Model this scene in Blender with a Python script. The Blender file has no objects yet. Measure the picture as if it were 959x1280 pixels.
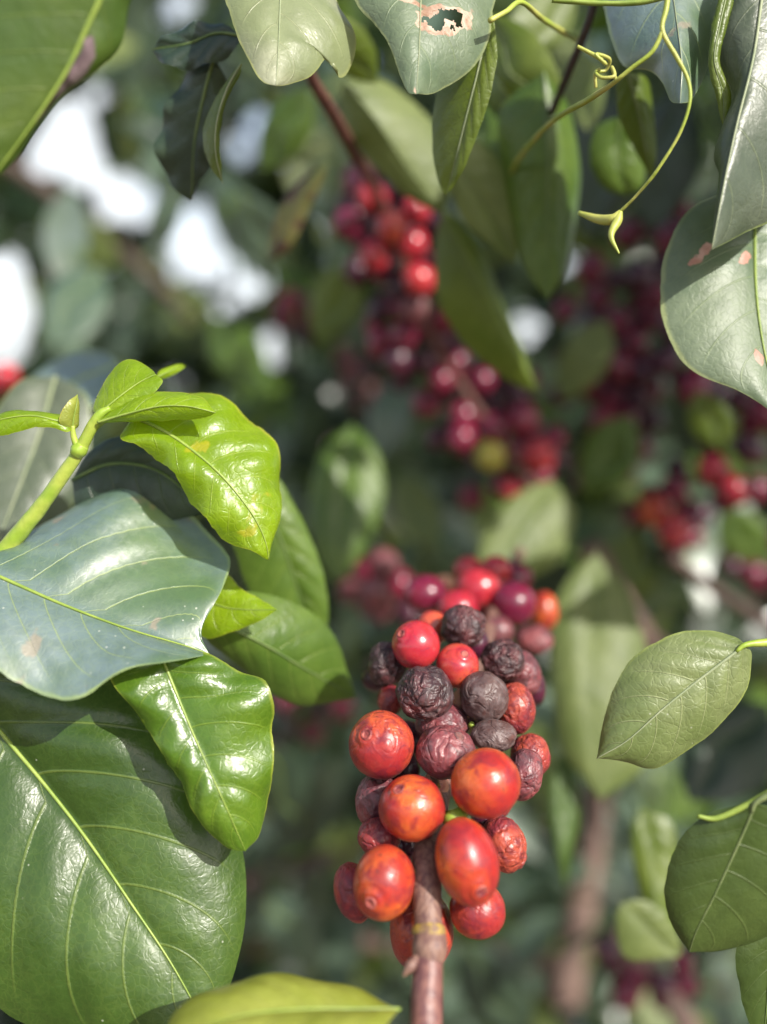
import bpy, bmesh, math, random
import numpy as np
from mathutils import Vector, Matrix, noise

random.seed(7)
RNG = np.random.default_rng(7)
scene = bpy.context.scene
COL = scene.collection

# ------------------------------------------------------------------ camera
F = 1172.0                       # focal length of the photograph, in its own pixels
PITCH = math.radians(-6.0)
CAM = Vector((0.0, 0.0, 1.5))
RIGHT = Vector((1, 0, 0))
FWD = Vector((0, math.cos(PITCH), math.sin(PITCH)))
UP = Vector((0, -math.sin(PITCH), math.cos(PITCH)))
FOCUS = 0.217

def P(px, py, d):
    return CAM + RIGHT * ((px - 479.5) / F * d) + UP * ((640 - py) / F * d) + FWD * d

def proj(w):
    r = w - CAM
    z = r.dot(FWD)
    if z < 1e-4:
        return None
    return 479.5 + F * r.dot(RIGHT) / z, 640 - F * r.dot(UP) / z, z

cam_d = bpy.data.cameras.new('camera')
cam_d.sensor_fit = 'VERTICAL'
cam_d.sensor_height = 36.0
cam_d.lens = 36.0 * F / 1280.0
cam_d.clip_start = 0.005
cam_d.clip_end = 2000
cam_d.dof.use_dof = True
cam_d.dof.focus_distance = FOCUS
cam_d.dof.aperture_fstop = cam_d.lens / 9.0
cam = bpy.data.objects.new('camera', cam_d)
COL.objects.link(cam)
cam.location = CAM
cam.rotation_euler = (math.radians(90) + PITCH, 0, 0)
scene.camera = cam

# ------------------------------------------------------------------ helpers
def tag(o, label=None, cat=None, group=None, kind=None):
    if label: o['label'] = label
    if cat: o['category'] = cat
    if group: o['group'] = group
    if kind: o['kind'] = kind
    return o

def empty(name, loc):
    o = bpy.data.objects.new(name, None)
    o.empty_display_size = 0.005
    o.location = loc
    COL.objects.link(o)
    return o

def mesh_obj(name, verts, faces, mat, parent=None, loc=None, smooth=True, attrs=None):
    me = bpy.data.meshes.new(name)
    me.from_pydata([tuple(v) for v in verts], [], faces)
    if smooth:
        me.polygons.foreach_set('use_smooth', [True] * len(me.polygons))
    for k, vals in (attrs or {}).items():
        a = me.attributes.new(k, 'FLOAT', 'POINT')
        a.data.foreach_set('value', np.asarray(vals, dtype=np.float32))
    me.materials.append(mat)
    me.update()
    o = bpy.data.objects.new(name, me)
    COL.objects.link(o)
    if parent is not None:
        o.parent = parent
    if loc is not None:
        o.location = loc
    return o

def catmull(pts, n):
    """resample a polyline of equal-length vectors to n+1 points, even arc length"""
    p = np.array(pts, dtype=float)
    if len(p) == 2:
        t = np.linspace(0, 1, n + 1)[:, None]
        return p[0] * (1 - t) + p[1] * t
    ext = np.vstack([2 * p[0] - p[1], p, 2 * p[-1] - p[-2]])
    out = []
    for i in range(len(p) - 1):
        p0, p1, p2, p3 = ext[i:i + 4]
        for t in np.linspace(0, 1, 24, endpoint=False):
            out.append(0.5 * (2 * p1 + (p2 - p0) * t + (2 * p0 - 5 * p1 + 4 * p2 - p3) * t * t + (3 * p1 - p0 - 3 * p2 + p3) * t ** 3))
    out.append(p[-1])
    out = np.array(out)
    seg = np.linalg.norm(np.diff(out, axis=0), axis=1)
    s = np.concatenate([[0], np.cumsum(seg)])
    q = np.linspace(0, s[-1], n + 1)
    return np.stack([np.interp(q, s, out[:, k]) for k in range(p.shape[1])], axis=1)

def tube(name, pts, radii, mat, parent=None, loc=None, seg=12, per=14, bump=0.0, squash=1.0):
    """tapered tube along world points; radii one per point (or a single value)"""
    if not isinstance(radii, (list, tuple)):
        radii = [radii] * len(pts)
    n = (len(pts) - 1) * per
    c = catmull([(*p, r) for p, r in zip(pts, radii)], n)
    off = np.array(loc) if loc is not None else np.zeros(3)
    cs, rs = c[:, :3] - off, c[:, 3]
    verts, faces = [], []
    t_prev, nrm = None, None
    for i in range(n + 1):
        t = Vector(cs[min(i + 1, n)] - cs[max(i - 1, 0)]).normalized()
        if nrm is None:
            nrm = t.orthogonal().normalized()
        else:
            nrm = (nrm - t * nrm.dot(t)).normalized()
        b = t.cross(nrm)
        for k in range(seg):
            a = 2 * math.pi * k / seg
            dirv = nrm * math.cos(a) + b * math.sin(a) * squash
            r = rs[i]
            if bump:
                r *= 1 + bump * noise.noise(Vector(cs[i] + off) * 260 + dirv * 1.3)
            verts.append(Vector(cs[i]) + dirv * r)
    for i in range(n):
        for k in range(seg):
            k2 = (k + 1) % seg
            faces.append((i * seg + k, i * seg + k2, (i + 1) * seg + k2, (i + 1) * seg + k))
    faces.append(tuple(range(seg))[::-1])
    faces.append(tuple(n * seg + k for k in range(seg)))
    return mesh_obj(name, verts, faces, mat, parent, None)

# ------------------------------------------------------------------ materials
def lin(r, g, b):
    f = lambda c: (c / 255 / 12.92) if c <= 10 else ((c / 255 + 0.055) / 1.055) ** 2.4
    return (f(r), f(g), f(b), 1)

class NT:
    def __init__(self, name):
        self.m = bpy.data.materials.new(name)
        self.m.use_nodes = True
        self.t = self.m.node_tree
        self.t.nodes.clear()
        self.out = self.t.nodes.new('ShaderNodeOutputMaterial')
    def n(self, typ, **kw):
        x = self.t.nodes.new(typ)
        for k, v in kw.items():
            if k.startswith('i_'):
                key = k[2:]
                x.inputs[int(key) if key.isdigit() else key.replace('_', ' ')].default_value = v
            else:
                setattr(x, k, v)
        return x
    def l(self, a, b):
        self.t.links.new(a, b)
    def math(self, op, a, b=None, c=None, clamp=False):
        x = self.n('ShaderNodeMath', operation=op, use_clamp=clamp)
        for i, v in enumerate((a, b, c)):
            if v is None: continue
            if isinstance(v, (int, float)): x.inputs[i].default_value = v
            else: self.l(v, x.inputs[i])
        return x.outputs[0]
    def mix(self, fac, a, b, typ='MIX'):
        x = self.n('ShaderNodeMix', data_type='RGBA', blend_type=typ)
        for v, s in ((fac, x.inputs['Factor']), (a, x.inputs[6]), (b, x.inputs[7])):
            if isinstance(v, (int, float, tuple)): s.default_value = v
            else: self.l(v, s)
        return x.outputs[2]
    def ramp(self, v, lo, hi, a=0.0, b=1.0):
        x = self.n('ShaderNodeMapRange', interpolation_type='SMOOTHSTEP')
        self.l(v, x.inputs[0])
        for i, q in enumerate((lo, hi, a, b)): x.inputs[i + 1].default_value = q
        return x.outputs[0]
    def noise(self, vec, scale, detail=2.0, dist=0.0, rough=0.5):
        x = self.n('ShaderNodeTexNoise')
        x.inputs['Scale'].default_value = scale
        x.inputs['Detail'].default_value = detail
        x.inputs['Distortion'].default_value = dist
        x.inputs['Roughness'].default_value = rough
        self.l(vec, x.inputs['Vector'])
        return x.outputs[0]
    def objvec(self):
        tc = self.n('ShaderNodeTexCoord')
        inf = self.n('ShaderNodeObjectInfo')
        v = self.n('ShaderNodeVectorMath', operation='ADD')
        w = self.n('ShaderNodeVectorMath', operation='SCALE')
        w.inputs[0].default_value = (1, 0.7, 0.4)
        self.l(inf.outputs['Random'], w.inputs['Scale'])
        self.l(tc.outputs['Object'], v.inputs[0]); self.l(w.outputs[0], v.inputs[1])
        return v.outputs[0]

def leaf_mat(name, c1, c2, vein=None, rough=0.38, transl=0.3, tcol=None, net=0.25, coat=0.0,
             edge=None, spots=None, spot_amt=0.62, vein_amt=0.38, specks=0.0, bump=0.6, coat_ior=1.5, coat_rough=.22, spec=0.5, dmg=(0.55, 0.33, 0.27, 1), dmg2=(.42, .20, .15, 1)):
    b = NT(name)
    vec = b.objvec()
    phi = b.n('ShaderNodeAttribute', attribute_name='phi').outputs['Fac']
    av = b.n('ShaderNodeAttribute', attribute_name='av').outputs['Fac']
    n1 = b.noise(vec, 38, 3)
    n2 = b.noise(vec, 260, 3)
    col = b.mix(b.ramp(n1, 0.38, 0.62), c1, c2)
    col = b.mix(b.ramp(n2, 0.3, 0.75, 0.0, 0.35), col, tuple(x * 0.62 for x in c1[:3]) + (1,))
    dist = b.math('PINGPONG', phi, 0.5)
    wob = b.math('ADD', dist, b.math('MULTIPLY', b.math('SUBTRACT', n2, 0.5), 0.02))
    vm = b.ramp(wob, 0.008, 0.035, 1.0, 0.0)
    vm = b.math('MULTIPLY', vm, b.ramp(av, 0.55, 0.97, 1.0, 0.0))
    # secondary veins between the main ones
    vor = b.n('ShaderNodeTexVoronoi', feature='DISTANCE_TO_EDGE')
    vor.inputs['Scale'].default_value = 520
    vor.inputs['Randomness'].default_value = 1.0
    wv = b.n('ShaderNodeTexNoise'); wv.inputs['Scale'].default_value = 300; b.l(vec, wv.inputs['Vector'])
    wa = b.n('ShaderNodeVectorMath', operation='SCALE'); wa.inputs['Scale'].default_value = .003; b.l(wv.outputs['Color'], wa.inputs[0])
    wb = b.n('ShaderNodeVectorMath', operation='ADD'); b.l(vec, wb.inputs[0]); b.l(wa.outputs[0], wb.inputs[1])
    b.l(wb.outputs[0], vor.inputs['Vector'])
    nm = b.math('MULTIPLY', b.ramp(vor.outputs['Distance'], 0.0, 0.16, 1.0, 0.0), b.ramp(n1, 0.30, 0.60, 0.35, 1.0))
    vein = vein or tuple(min(1, x * 1.9 + 0.02) for x in c2[:3]) + (1,)
    col = b.mix(b.math('MULTIPLY', nm, net * 0.35), col, vein)
    col = b.mix(b.math('MULTIPLY', vm, vein_amt), col, vein)
    if edge:
        em = b.ramp(b.math('ADD', av, b.math('MULTIPLY', b.math('SUBTRACT', n2, 0.5), 0.06)), 0.945, 0.985)
        col = b.mix(b.math('MULTIPLY', em, b.ramp(n1, .35, .65, .15, .75)), col, edge)
    if spots:
        sm = b.ramp(b.noise(vec, 95, 3, 0.4), spot_amt, spot_amt + 0.05)
        col = b.mix(b.math('MULTIPLY', sm, 0.85), col, spots)
    if specks:
        v2 = b.n('ShaderNodeTexVoronoi'); v2.inputs['Scale'].default_value = 330
        b.l(vec, v2.inputs['Vector'])
        sk = b.math('MULTIPLY', b.ramp(v2.outputs['Distance'], 0.05, 0.11, 1.0, 0.0), b.ramp(b.noise(vec, 60, 2), 0.5, 0.62))
        col = b.mix(b.math('MULTIPLY', sk, specks), col, (0.75, 0.75, 0.65, 1))
    da = b.n('ShaderNodeAttribute', attribute_name='dmg').outputs['Fac']
    dmk = b.ramp(b.math('ADD', da, b.math('MULTIPLY', b.math('MULTIPLY', b.math('SUBTRACT', n2, 0.5), 2.0), b.math('MULTIPLY', da, 4.0, clamp=True))), 0.40, 0.60)
    col = b.mix(dmk, col, b.mix(b.ramp(n2, .4, .6), dmg, dmg2))
    h = b.math('ADD', b.math('MULTIPLY', vm, -0.45), b.math('ADD', b.math('MULTIPLY', nm, -net * .55), b.math('MULTIPLY', n2, 0.7)))
    h = b.math('ADD', h, b.math('MULTIPLY', b.noise(vec, 1300, 2), 0.10))
    h = b.math('ADD', h, b.math('MULTIPLY', b.noise(vec, 110, 4, 0.3, 0.6), 1.5))
    bp = b.n('ShaderNodeBump', i_Strength=bump, i_Distance=0.0005)
    b.l(h, bp.inputs['Height'])
    pr = b.n('ShaderNodeBsdfPrincipled', i_Roughness=rough)
    pr.inputs['Specular IOR Level'].default_value = spec
    pr.inputs['Coat Weight'].default_value = coat
    pr.inputs['Coat Roughness'].default_value = coat_rough
    pr.inputs['Coat IOR'].default_value = coat_ior
    rr = b.math('ADD', b.math('MULTIPLY', b.math('SUBTRACT', n1, 0.5), 0.35), rough, clamp=True)
    b.l(rr, pr.inputs['Roughness'])
    b.l(col, pr.inputs['Base Color']); b.l(bp.outputs[0], pr.inputs['Normal'])
    tr = b.n('ShaderNodeBsdfTranslucent')
    tcol = tcol or (min(1, c2[0] * 2.2), min(1, c2[1] * 2.2), c2[2] * 0.8, 1)
    b.l(b.mix(1.0, b.mix(0.5, col, tcol), (1, 1, 1, 1), 'MULTIPLY'), tr.inputs[0])
    b.l(bp.outputs[0], tr.inputs[1])
    ms = b.n('ShaderNodeMixShader', i_0=transl)
    b.l(pr.outputs[0], ms.inputs[1]); b.l(tr.outputs[0], ms.inputs[2])
    b.l(ms.outputs[0], b.out.inputs[0])
    return b.m

def simple_mat(name, c1, c2, scale=120, rough=0.5, bump=0.3, bscale=500, spec=0.4, dist=0.0, stretch=None, transl=0.0):
    b = NT(name)
    vec = b.objvec()
    if stretch:
        mp = b.n('ShaderNodeMapping'); mp.inputs['Scale'].default_value = stretch
        b.l(vec, mp.inputs[0]); vec = mp.outputs[0]
    col = b.mix(b.ramp(b.noise(vec, scale, 4, dist), 0.35, 0.65), c1, c2)
    h = b.noise(vec, bscale, 4)
    bp = b.n('ShaderNodeBump', i_Strength=bump, i_Distance=0.0006)
    b.l(h, bp.inputs['Height'])
    pr = b.n('ShaderNodeBsdfPrincipled', i_Roughness=rough)
    pr.inputs['Specular IOR Level'].default_value = spec
    b.l(col, pr.inputs['Base Color']); b.l(bp.outputs[0], pr.inputs['Normal'])
    if transl:
        tr = b.n('ShaderNodeBsdfTranslucent'); b.l(col, tr.inputs[0])
        ms = b.n('ShaderNodeMixShader', i_0=transl)
        b.l(pr.outputs[0], ms.inputs[1]); b.l(tr.outputs[0], ms.inputs[2]); b.l(ms.outputs[0], b.out.inputs[0])
    else:
        b.l(pr.outputs[0], b.out.inputs[0])
    return b.m

def cherry_mat(name, c1, c2, c3, rough=0.35, wrinkle=0.25, sss=0.25, fine=0.35, bl=(0.40, 0.60), c3_at=0.60, coat=0.0, bloom=0.0):
    """c1/c2 broad pigment, c3 darker blotches; wrinkle = strength of the leathery creases"""
    b = NT(name)
    vec = b.objvec()
    n1 = b.noise(vec, 75, 3, 0.4)
    n2 = b.noise(vec, 240, 5, 1.0, 0.62)
    n3 = b.noise(vec, 1500, 3)
    col = b.mix(b.ramp(n1, *bl), c1, c2)
    col = b.mix(b.math('MULTIPLY', b.ramp(n2, c3_at - 0.10, c3_at + 0.10), 0.8), col, c3)
    # tiny pale lenticels
    v2 = b.n('ShaderNodeTexVoronoi'); v2.inputs['Scale'].default_value = 900
    b.l(vec, v2.inputs['Vector'])
    sp = b.ramp(v2.outputs['Distance'], 0.10, 0.22, 1.0, 0.0)
    col = b.mix(b.math('MULTIPLY', sp, 0.05), col, (0.75, 0.45, 0.3, 1))
    if bloom:
        col = b.mix(b.math('MULTIPLY', b.ramp(b.noise(vec, 420, 4), 0.42, 0.7), bloom), col, (0.42, 0.36, 0.36, 1))
    dk = b.ramp(b.noise(vec, 620, 2, 0.3), 0.66, 0.72)
    col = b.mix(b.math('MULTIPLY', dk, 0.55), col, (.07, .025, .02, 1))
    # creases: ridged noise
    r1 = b.math('ABSOLUTE', b.math('SUBTRACT', b.noise(vec, 190, 3, 1.0), 0.5))
    r1 = b.ramp(r1, 0.0, 0.10)
    h = b.math('ADD', b.math('MULTIPLY', b.math('MULTIPLY', r1, b.ramp(n1, .35, .62, .25, 1.2)), wrinkle), b.math('MULTIPLY', n2, wrinkle * 0.7))
    h = b.math('ADD', h, b.math('MULTIPLY', n3, 0.12 * fine))
    bp = b.n('ShaderNodeBump', i_Strength=0.7, i_Distance=0.0007)
    b.l(h, bp.inputs['Height'])
    pr = b.n('ShaderNodeBsdfPrincipled')
    rr = b.math('ADD', b.math('MULTIPLY', b.math('SUBTRACT', n2, 0.5), 0.4), rough, clamp=True)
    b.l(rr, pr.inputs['Roughness'])
    pr.inputs['Specular IOR Level'].default_value = 0.45
    pr.inputs['Coat Weight'].default_value = coat
    pr.inputs['Coat Roughness'].default_value = 0.12
    pr.inputs['Subsurface Weight'].default_value = sss
    pr.inputs['Subsurface Radius'].default_value = (1.0, 0.3, 0.15)
    pr.inputs['Subsurface Scale'].default_value = 0.0016
    b.l(col, pr.inputs['Base Color']); b.l(bp.outputs[0], pr.inputs['Normal'])
    b.l(pr.outputs[0], b.out.inputs[0])
    return b.m

G = lambda r, g, b_: (r, g, b_, 1)
YV = G(0.26, 0.33, 0.07)
ML = {
    'dark': leaf_mat('dark_leaf', G(.030, .066, .009), G(.046, .092, .012), YV, 0.36, 0.18, net=.16, coat=.2, coat_rough=.3, specks=.3, vein_amt=.25),
    'mid': leaf_mat('mid_leaf', G(.060, .115, .016), G(.088, .150, .020), YV, 0.38, 0.28),
    'bluish': leaf_mat('waxy_sky_sheen_leaf', G(.058, .115, .045), G(.115, .170, .165), G(.28, .36, .09), 0.42, 0.15, net=.22, coat=1, coat_ior=2.0, coat_rough=.38, edge=G(.25, .33, .06), specks=.5, vein_amt=.5, spots=G(.20, .17, .11), spot_amt=.64),  # blue-grey second colour paints the sky's sheen into the base
    'young': leaf_mat('young_leaf', G(.16, .27, .005), G(.22, .34, .007), G(.40, .5, .08), 0.36, 0.42, tcol=G(.6, .78, .01), net=.35, coat=.15, spots=G(.36, .34, .02), spot_amt=.66, edge=G(.42, .42, .05)),
    'fresh': leaf_mat('fresh_leaf', G(.060, .130, .010), G(.095, .175, .012), G(.28, .38, .05), 0.32, 0.30, net=.22, coat=.2, edge=G(.34, .36, .05), spots=G(.32, .40, .03), spot_amt=.70, vein_amt=.3),
    'yellow': leaf_mat('yellowing_leaf', G(.22, .26, .035), G(.30, .33, .06), G(.4, .42, .12), 0.40, 0.30, edge=G(.42, .34, .05), spots=G(.2, .09, .03), spot_amt=.78),
    'pale': leaf_mat('pale_silvery_leaf', G(.19, .225, .11), G(.31, .325, .22), G(.40, .42, .22), 0.36, 0.25, coat=.4, coat_rough=.35, edge=G(.48, .50, .12), net=.2, spots=G(.42, .37, .22), spot_amt=.66, vein_amt=.25),  # pale grey-green base, yellowish rim and tan spots
    'silver': leaf_mat('dull_grey_leaf', G(.060, .082, .048), G(.095, .115, .078), G(.22, .26, .14), 0.42, 0.2, coat=.15, coat_rough=.4, net=.2, edge=G(.22, .28, .08), vein_amt=.3),
    'spotted': leaf_mat('spotted_grey_leaf', G(.085, .130, .070), G(.135, .175, .105), G(.24, .31, .13), 0.46, 0.2, coat=.15, coat_rough=.4, net=.2, edge=G(.30, .34, .14), vein_amt=.25),
    'holed': leaf_mat('torn_grey_leaf', G(.085, .130, .070), G(.135, .175, .105), G(.24, .31, .13), 0.46, 0.2, coat=.15, coat_rough=.4, net=.2, edge=G(.30, .34, .14), vein_amt=.25, dmg=G(.46, .33, .24), dmg2=G(.26, .14, .08)),
    'shade': leaf_mat('shade_dark_leaf', G(.022, .040, .026), G(.032, .055, .030), G(.06, .09, .03), 0.42, 0.12, net=.2),  # near-black green base stands in for leaves lying in shade
    'small': leaf_mat('round_vine_leaf', G(.125, .170, .050), G(.175, .215, .080), G(.32, .36, .17), 0.42, 0.25, net=.28, coat=.4, coat_rough=.33, bump=.7, edge=G(.28, .34, .08), specks=.3, vein_amt=.6),
    'vine': leaf_mat('drooping_leaf', G(.085, .130, .012), G(.120, .165, .018), G(.2, .26, .06), 0.42, 0.32),
    'olive': leaf_mat('soft_green_leaf', G(.110, .150, .040), G(.155, .195, .060), G(.24, .28, .1), 0.5, 0.32),
    'dim': leaf_mat('shade_dimmed_leaf', G(.040, .070, .012), G(.056, .088, .016), G(.12, .16, .04), 0.5, 0.2, net=.15, vein_amt=.3),  # leaf's shadow is put into this darker base colour
    'wound': leaf_mat('wounded_shade_leaf', G(.055, .105, .016), G(.085, .135, .018), G(.2, .26, .06), 0.45, 0.35, net=.1, dmg=G(.06, .03, .045), dmg2=G(.22, .15, .17)),
    'farmid': leaf_mat('distant_grey_green_leaf', G(.075, .120, .080), G(.110, .155, .105), None, 0.32, 0.25, net=0, coat=.4),
    'fardark': leaf_mat('distant_deep_green_leaf', G(.022, .042, .026), G(.035, .060, .034), None, 0.30, 0.2, net=0, coat=.3),
    'dead': leaf_mat('withered_leaf', G(.075, .080, .018), G(.11, .10, .025), G(.2, .2, .05), 0.5, 0.2, spots=G(.06, .022, .018), spot_amt=.52),
}
M_MIDRIB = simple_mat('midrib_green', G(.15, .22, .035), G(.21, .28, .05), 200, .4, .2)
M_MIDRIB_Y = simple_mat('midrib_yellow', G(.17, .25, .04), G(.23, .30, .06), 200, .4, .2)
M_MIDRIB_O = simple_mat('midrib_olive', G(.12, .16, .06), G(.16, .20, .08), 200, .45, .2)
M_MIDRIB_D = simple_mat('midrib_dark', G(.08, .13, .04), G(.12, .17, .05), 200, .45, .2)
M_MIDRIB_S = simple_mat('midrib_grey', G(.20, .24, .13), G(.26, .29, .17), 200, .45, .2)
M_SHOOT = simple_mat('young_shoot_green', G(.20, .30, .03), G(.30, .36, .06), 150, .4, .35)
M_TENDRIL = simple_mat('tendril_green', G(.26, .33, .045), G(.36, .36, .09), 90, .45, .4)
M_TWIG = simple_mat('twig_brown', G(.085, .035, .030), G(.14, .06, .045), 220, .6, .6)
M_TWIG_B = simple_mat('twig_black', G(.03, .022, .02), G(.05, .035, .03), 220, .6, .6)
M_STEM_LOW = simple_mat('stem_purple_brown', G(.105, .042, .042), G(.19, .088, .072), 260, .42, .35, stretch=(3, 3, .5))
M_STEM_UP = simple_mat('stem_tan_brown', G(.115, .058, .050), G(.20, .115, .085), 330, .5, .5, stretch=(3, 3, .4))
M_COLLAR = simple_mat('node_collar_ochre', G(.34, .24, .045), G(.15, .085, .06), 420, .6, .9)
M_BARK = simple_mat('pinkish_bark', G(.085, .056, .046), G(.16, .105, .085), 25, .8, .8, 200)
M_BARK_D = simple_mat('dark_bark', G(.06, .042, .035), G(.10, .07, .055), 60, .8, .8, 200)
MC = {
    'red': cherry_mat('ripe_red_skin', G(.32, .014, .030), G(.40, .028, .034), G(.20, .010, .03), .24, .04, .3, .15, coat=.3),
    'redyellow': cherry_mat('red_yellow_skin', G(.35, .018, .030), G(.46, .08, .040), G(.26, .012, .03), .26, .05, .3, .15, coat=.25),
    'orange': cherry_mat('orange_red_skin', G(.31, .019, .017), G(.54, .12, .022), G(.19, .014, .020), .32, .12, .3, .8, bl=(.38, .70), c3_at=.55, coat=.06),
    'redorange': cherry_mat('red_orange_skin', G(.27, .020, .022), G(.44, .08, .026), G(.14, .013, .025), .35, .26, .3, .4, bl=(.40, .76), c3_at=.55),
    'wrinkred': cherry_mat('wrinkled_red_skin', G(.22, .024, .030), G(.33, .06, .036), G(.11, .016, .026), .40, .60, .2, .5, c3_at=.53),
    'purple': cherry_mat('overripe_purple_skin', G(.130, .034, .042), G(.20, .046, .050), G(.060, .022, .028), .42, .50, .1, .5, c3_at=.52, bloom=.10),
    'black': cherry_mat('dried_black_skin', G(.045, .019, .022), G(.100, .032, .034), G(.020, .011, .013), .46, .9, .05, .9, c3_at=.50, bloom=.08),
    'grey': cherry_mat('dull_grey_black_skin', G(.050, .028, .028), G(.075, .042, .038), G(.10, .035, .03), .48, .38, .05, .6, c3_at=.64, bloom=.16),
    'pink': cherry_mat('pinkish_skin', G(.50, .20, .13), G(.55, .30, .18), G(.40, .12, .09), .4, .2, .3, .4),
    'green': cherry_mat('unripe_green_skin', G(.28, .30, .05), G(.36, .32, .06), G(.30, .20, .05), .35, .05, .3, .2),
    'darkred': cherry_mat('dark_red_skin', G(.120, .007, .028), G(.19, .012, .036), G(.06, .006, .024), .28, .10, .2, .2, coat=.2),
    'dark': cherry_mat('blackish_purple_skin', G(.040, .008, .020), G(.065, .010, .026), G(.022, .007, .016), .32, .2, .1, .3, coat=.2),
}
M_SCAR = simple_mat('crown_scar_red', G(.13, .018, .024), G(.36, .09, .07), 900, .5, .5, 2500)
M_SCAR_D = simple_mat('crown_scar_dark', G(.10, .045, .045), G(.17, .07, .06), 900, .6, .6, 2500)

# ------------------------------------------------------------------ leaves
def leaf(mat, label, mid, left, right, d=None, dl=0.0, dr=0.0, bow=0.10, quilt=0.0007, nv=8, k=0.28, wave=0.0,
         nwave=3, petiole=None, mid_r=0.0006, mid_mat=None, name='coffee_leaf', cat='leaf', group=None, nu=64, nw=14,
         hole=None, dmg=None, ruffle=0.0004, seed=None, phase=0.0, stalk_mat=None, extra=None):
    """One leaf. mid/left/right run from the leaf's base to its tip as (px, py[, depth])."""
    seed = seed if seed is not None else random.random() * 50
    def full(line, off):
        out = []
        n = len(line)
        for i, q in enumerate(line):
            if len(q) == 3: out.append(q); continue
            t = i / (n - 1)
            j = t * (len(d) - 1); a = int(min(j, len(d) - 2)); f = j - a
            dm = d[a] * (1 - f) + d[a + 1] * f
            out.append((q[0], q[1], dm + off * math.sin(math.pi * t) ** 0.6))
        return catmull([tuple(P(*q)) for q in out], nu)
    if not isinstance(d, (list, tuple)): d = [d, d]
    Mc = full(mid, 0)
    Lc = full([mid[0]] + left + [mid[-1]], dl)
    Rc = full([mid[0]] + right + [mid[-1]], dr)
    base = Vector(Mc[0])
    rows = np.zeros((nu + 1, 2 * nw + 1, 3))
    sv = np.linspace(-1, 1, 2 * nw + 1)
    for j, v in enumerate(sv):
        a = abs(v); E = Lc if v < 0 else Rc
        rows[:, j] = Mc * (1 - a) + E * a
    # surface normal towards the camera
    du = np.gradient(rows, axis=0); dv = np.gradient(rows, axis=1)
    nr = np.cross(du, dv); nr /= (np.linalg.norm(nr, axis=2, keepdims=True) + 1e-12)
    if (nr.reshape(-1, 3).mean(axis=0) @ np.array(FWD)) > 0: nr = -nr
    nr_s = nr.reshape(-1, 3).mean(axis=0); nr_s /= np.linalg.norm(nr_s)
    nr = nr * 0.5 + nr_s * 0.5
    width = np.linalg.norm(Lc - Rc, axis=1)
    phis, avs, dms = [], [], []
    U = np.linspace(0, 1, nu + 1)
    for i in range(nu + 1):
        tap = math.sin(math.pi * min(1, max(0, U[i]))) ** 0.5 if 0 < U[i] < 1 else 0
        for j, v in enumerate(sv):
            a = abs(v)
            ph = nv * (U[i] - k * (a ** 1.25) * (1 - 0.35 * U[i])) + phase + (0.0 if v < 0 else 0.37)
            phis.append(ph); avs.append(a); dms.append(max(0., min(1., dmg(U[i], v))) if dmg else 0.)
            q = abs(math.sin(math.pi * ph)) ** 0.75
            pos = Vector(rows[i, j])
            h = bow * width[i] * 0.5 * (4 * a * (1 - a) * 0.6 - 0.15 * a * a)
            h += 0.6 * quilt * q * (0.6 + 0.8 * noise.noise(pos * 60 + Vector((0, seed, 0)))) * tap * (4 * a * (1 - a)) ** 0.6
            h += wave * math.sin(2 * math.pi * nwave * U[i] + seed + (2 if v > 0 else 0)) * a * a * tap
            h += 0.0008 * noise.noise(pos * 45 + Vector((seed, 0, 0))) * a
            if extra: h += extra(U[i], v)
            rows[i, j] += nr[i, j] * h
            if a > 0.55 and ruffle:
                outw = Vector((Lc if v < 0 else Rc)[i] - Mc[i]).normalized()
                rr = ruffle * noise.noise(Vector((U[i] * 9 + seed, v, seed))) + ruffle * 0.4 * noise.noise(Vector((U[i] * 40, seed, v)))
                rows[i, j] += np.array(outw * rr * (a - 0.55) / 0.45 * tap)
    W_ = 2 * nw + 1
    verts = rows.reshape(-1, 3) - np.array(base)
    faces = []
    for i in range(nu):
        for j in range(2 * nw):
            if hole and hole((U[i] + U[i + 1]) / 2, (sv[j] + sv[j + 1]) / 2): continue
            faces.append((i * W_ + j, i * W_ + j + 1, (i + 1) * W_ + j + 1, (i + 1) * W_ + j))
    root = empty(name, base)
    tag(root, label, cat, group)
    mesh_obj('blade', verts, faces, ML[mat], root, attrs={'phi': phis, 'av': avs, 'dmg': dms})
    # midrib: a thin ridge standing just proud of the blade
    mr = rows[:, nw] + nr[:, nw] * mid_r * 0.35
    step = 4
    ids = list(range(0, nu + 1, step))
    pts = [tuple(mr[i] - np.array(base)) for i in ids]
    rad = [mid_r * (1 - 0.8 * i / nu) for i in ids]
    rad = [r_ * .8 for r_ in rad]
    tube('midrib', pts, rad, mid_mat or (M_MIDRIB_O if mat in ('olive', 'vine', 'spotted', 'holed', 'dim', 'silver', 'pale') else M_MIDRIB_D if mat in ('mid', 'dark', 'shade', 'dead') else M_MIDRIB), root, seg=8, per=4)
    if petiole:
        pp = [tuple(P(*q) - base) for q in petiole] + [pts[0], pts[1]]
        tube('petiole', pp, [mid_r * 2.0] * len(petiole) + [mid_r * 1.3, mid_r * .9], stalk_mat or mid_mat or M_MIDRIB, root, seg=10, per=8)
    return root

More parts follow.
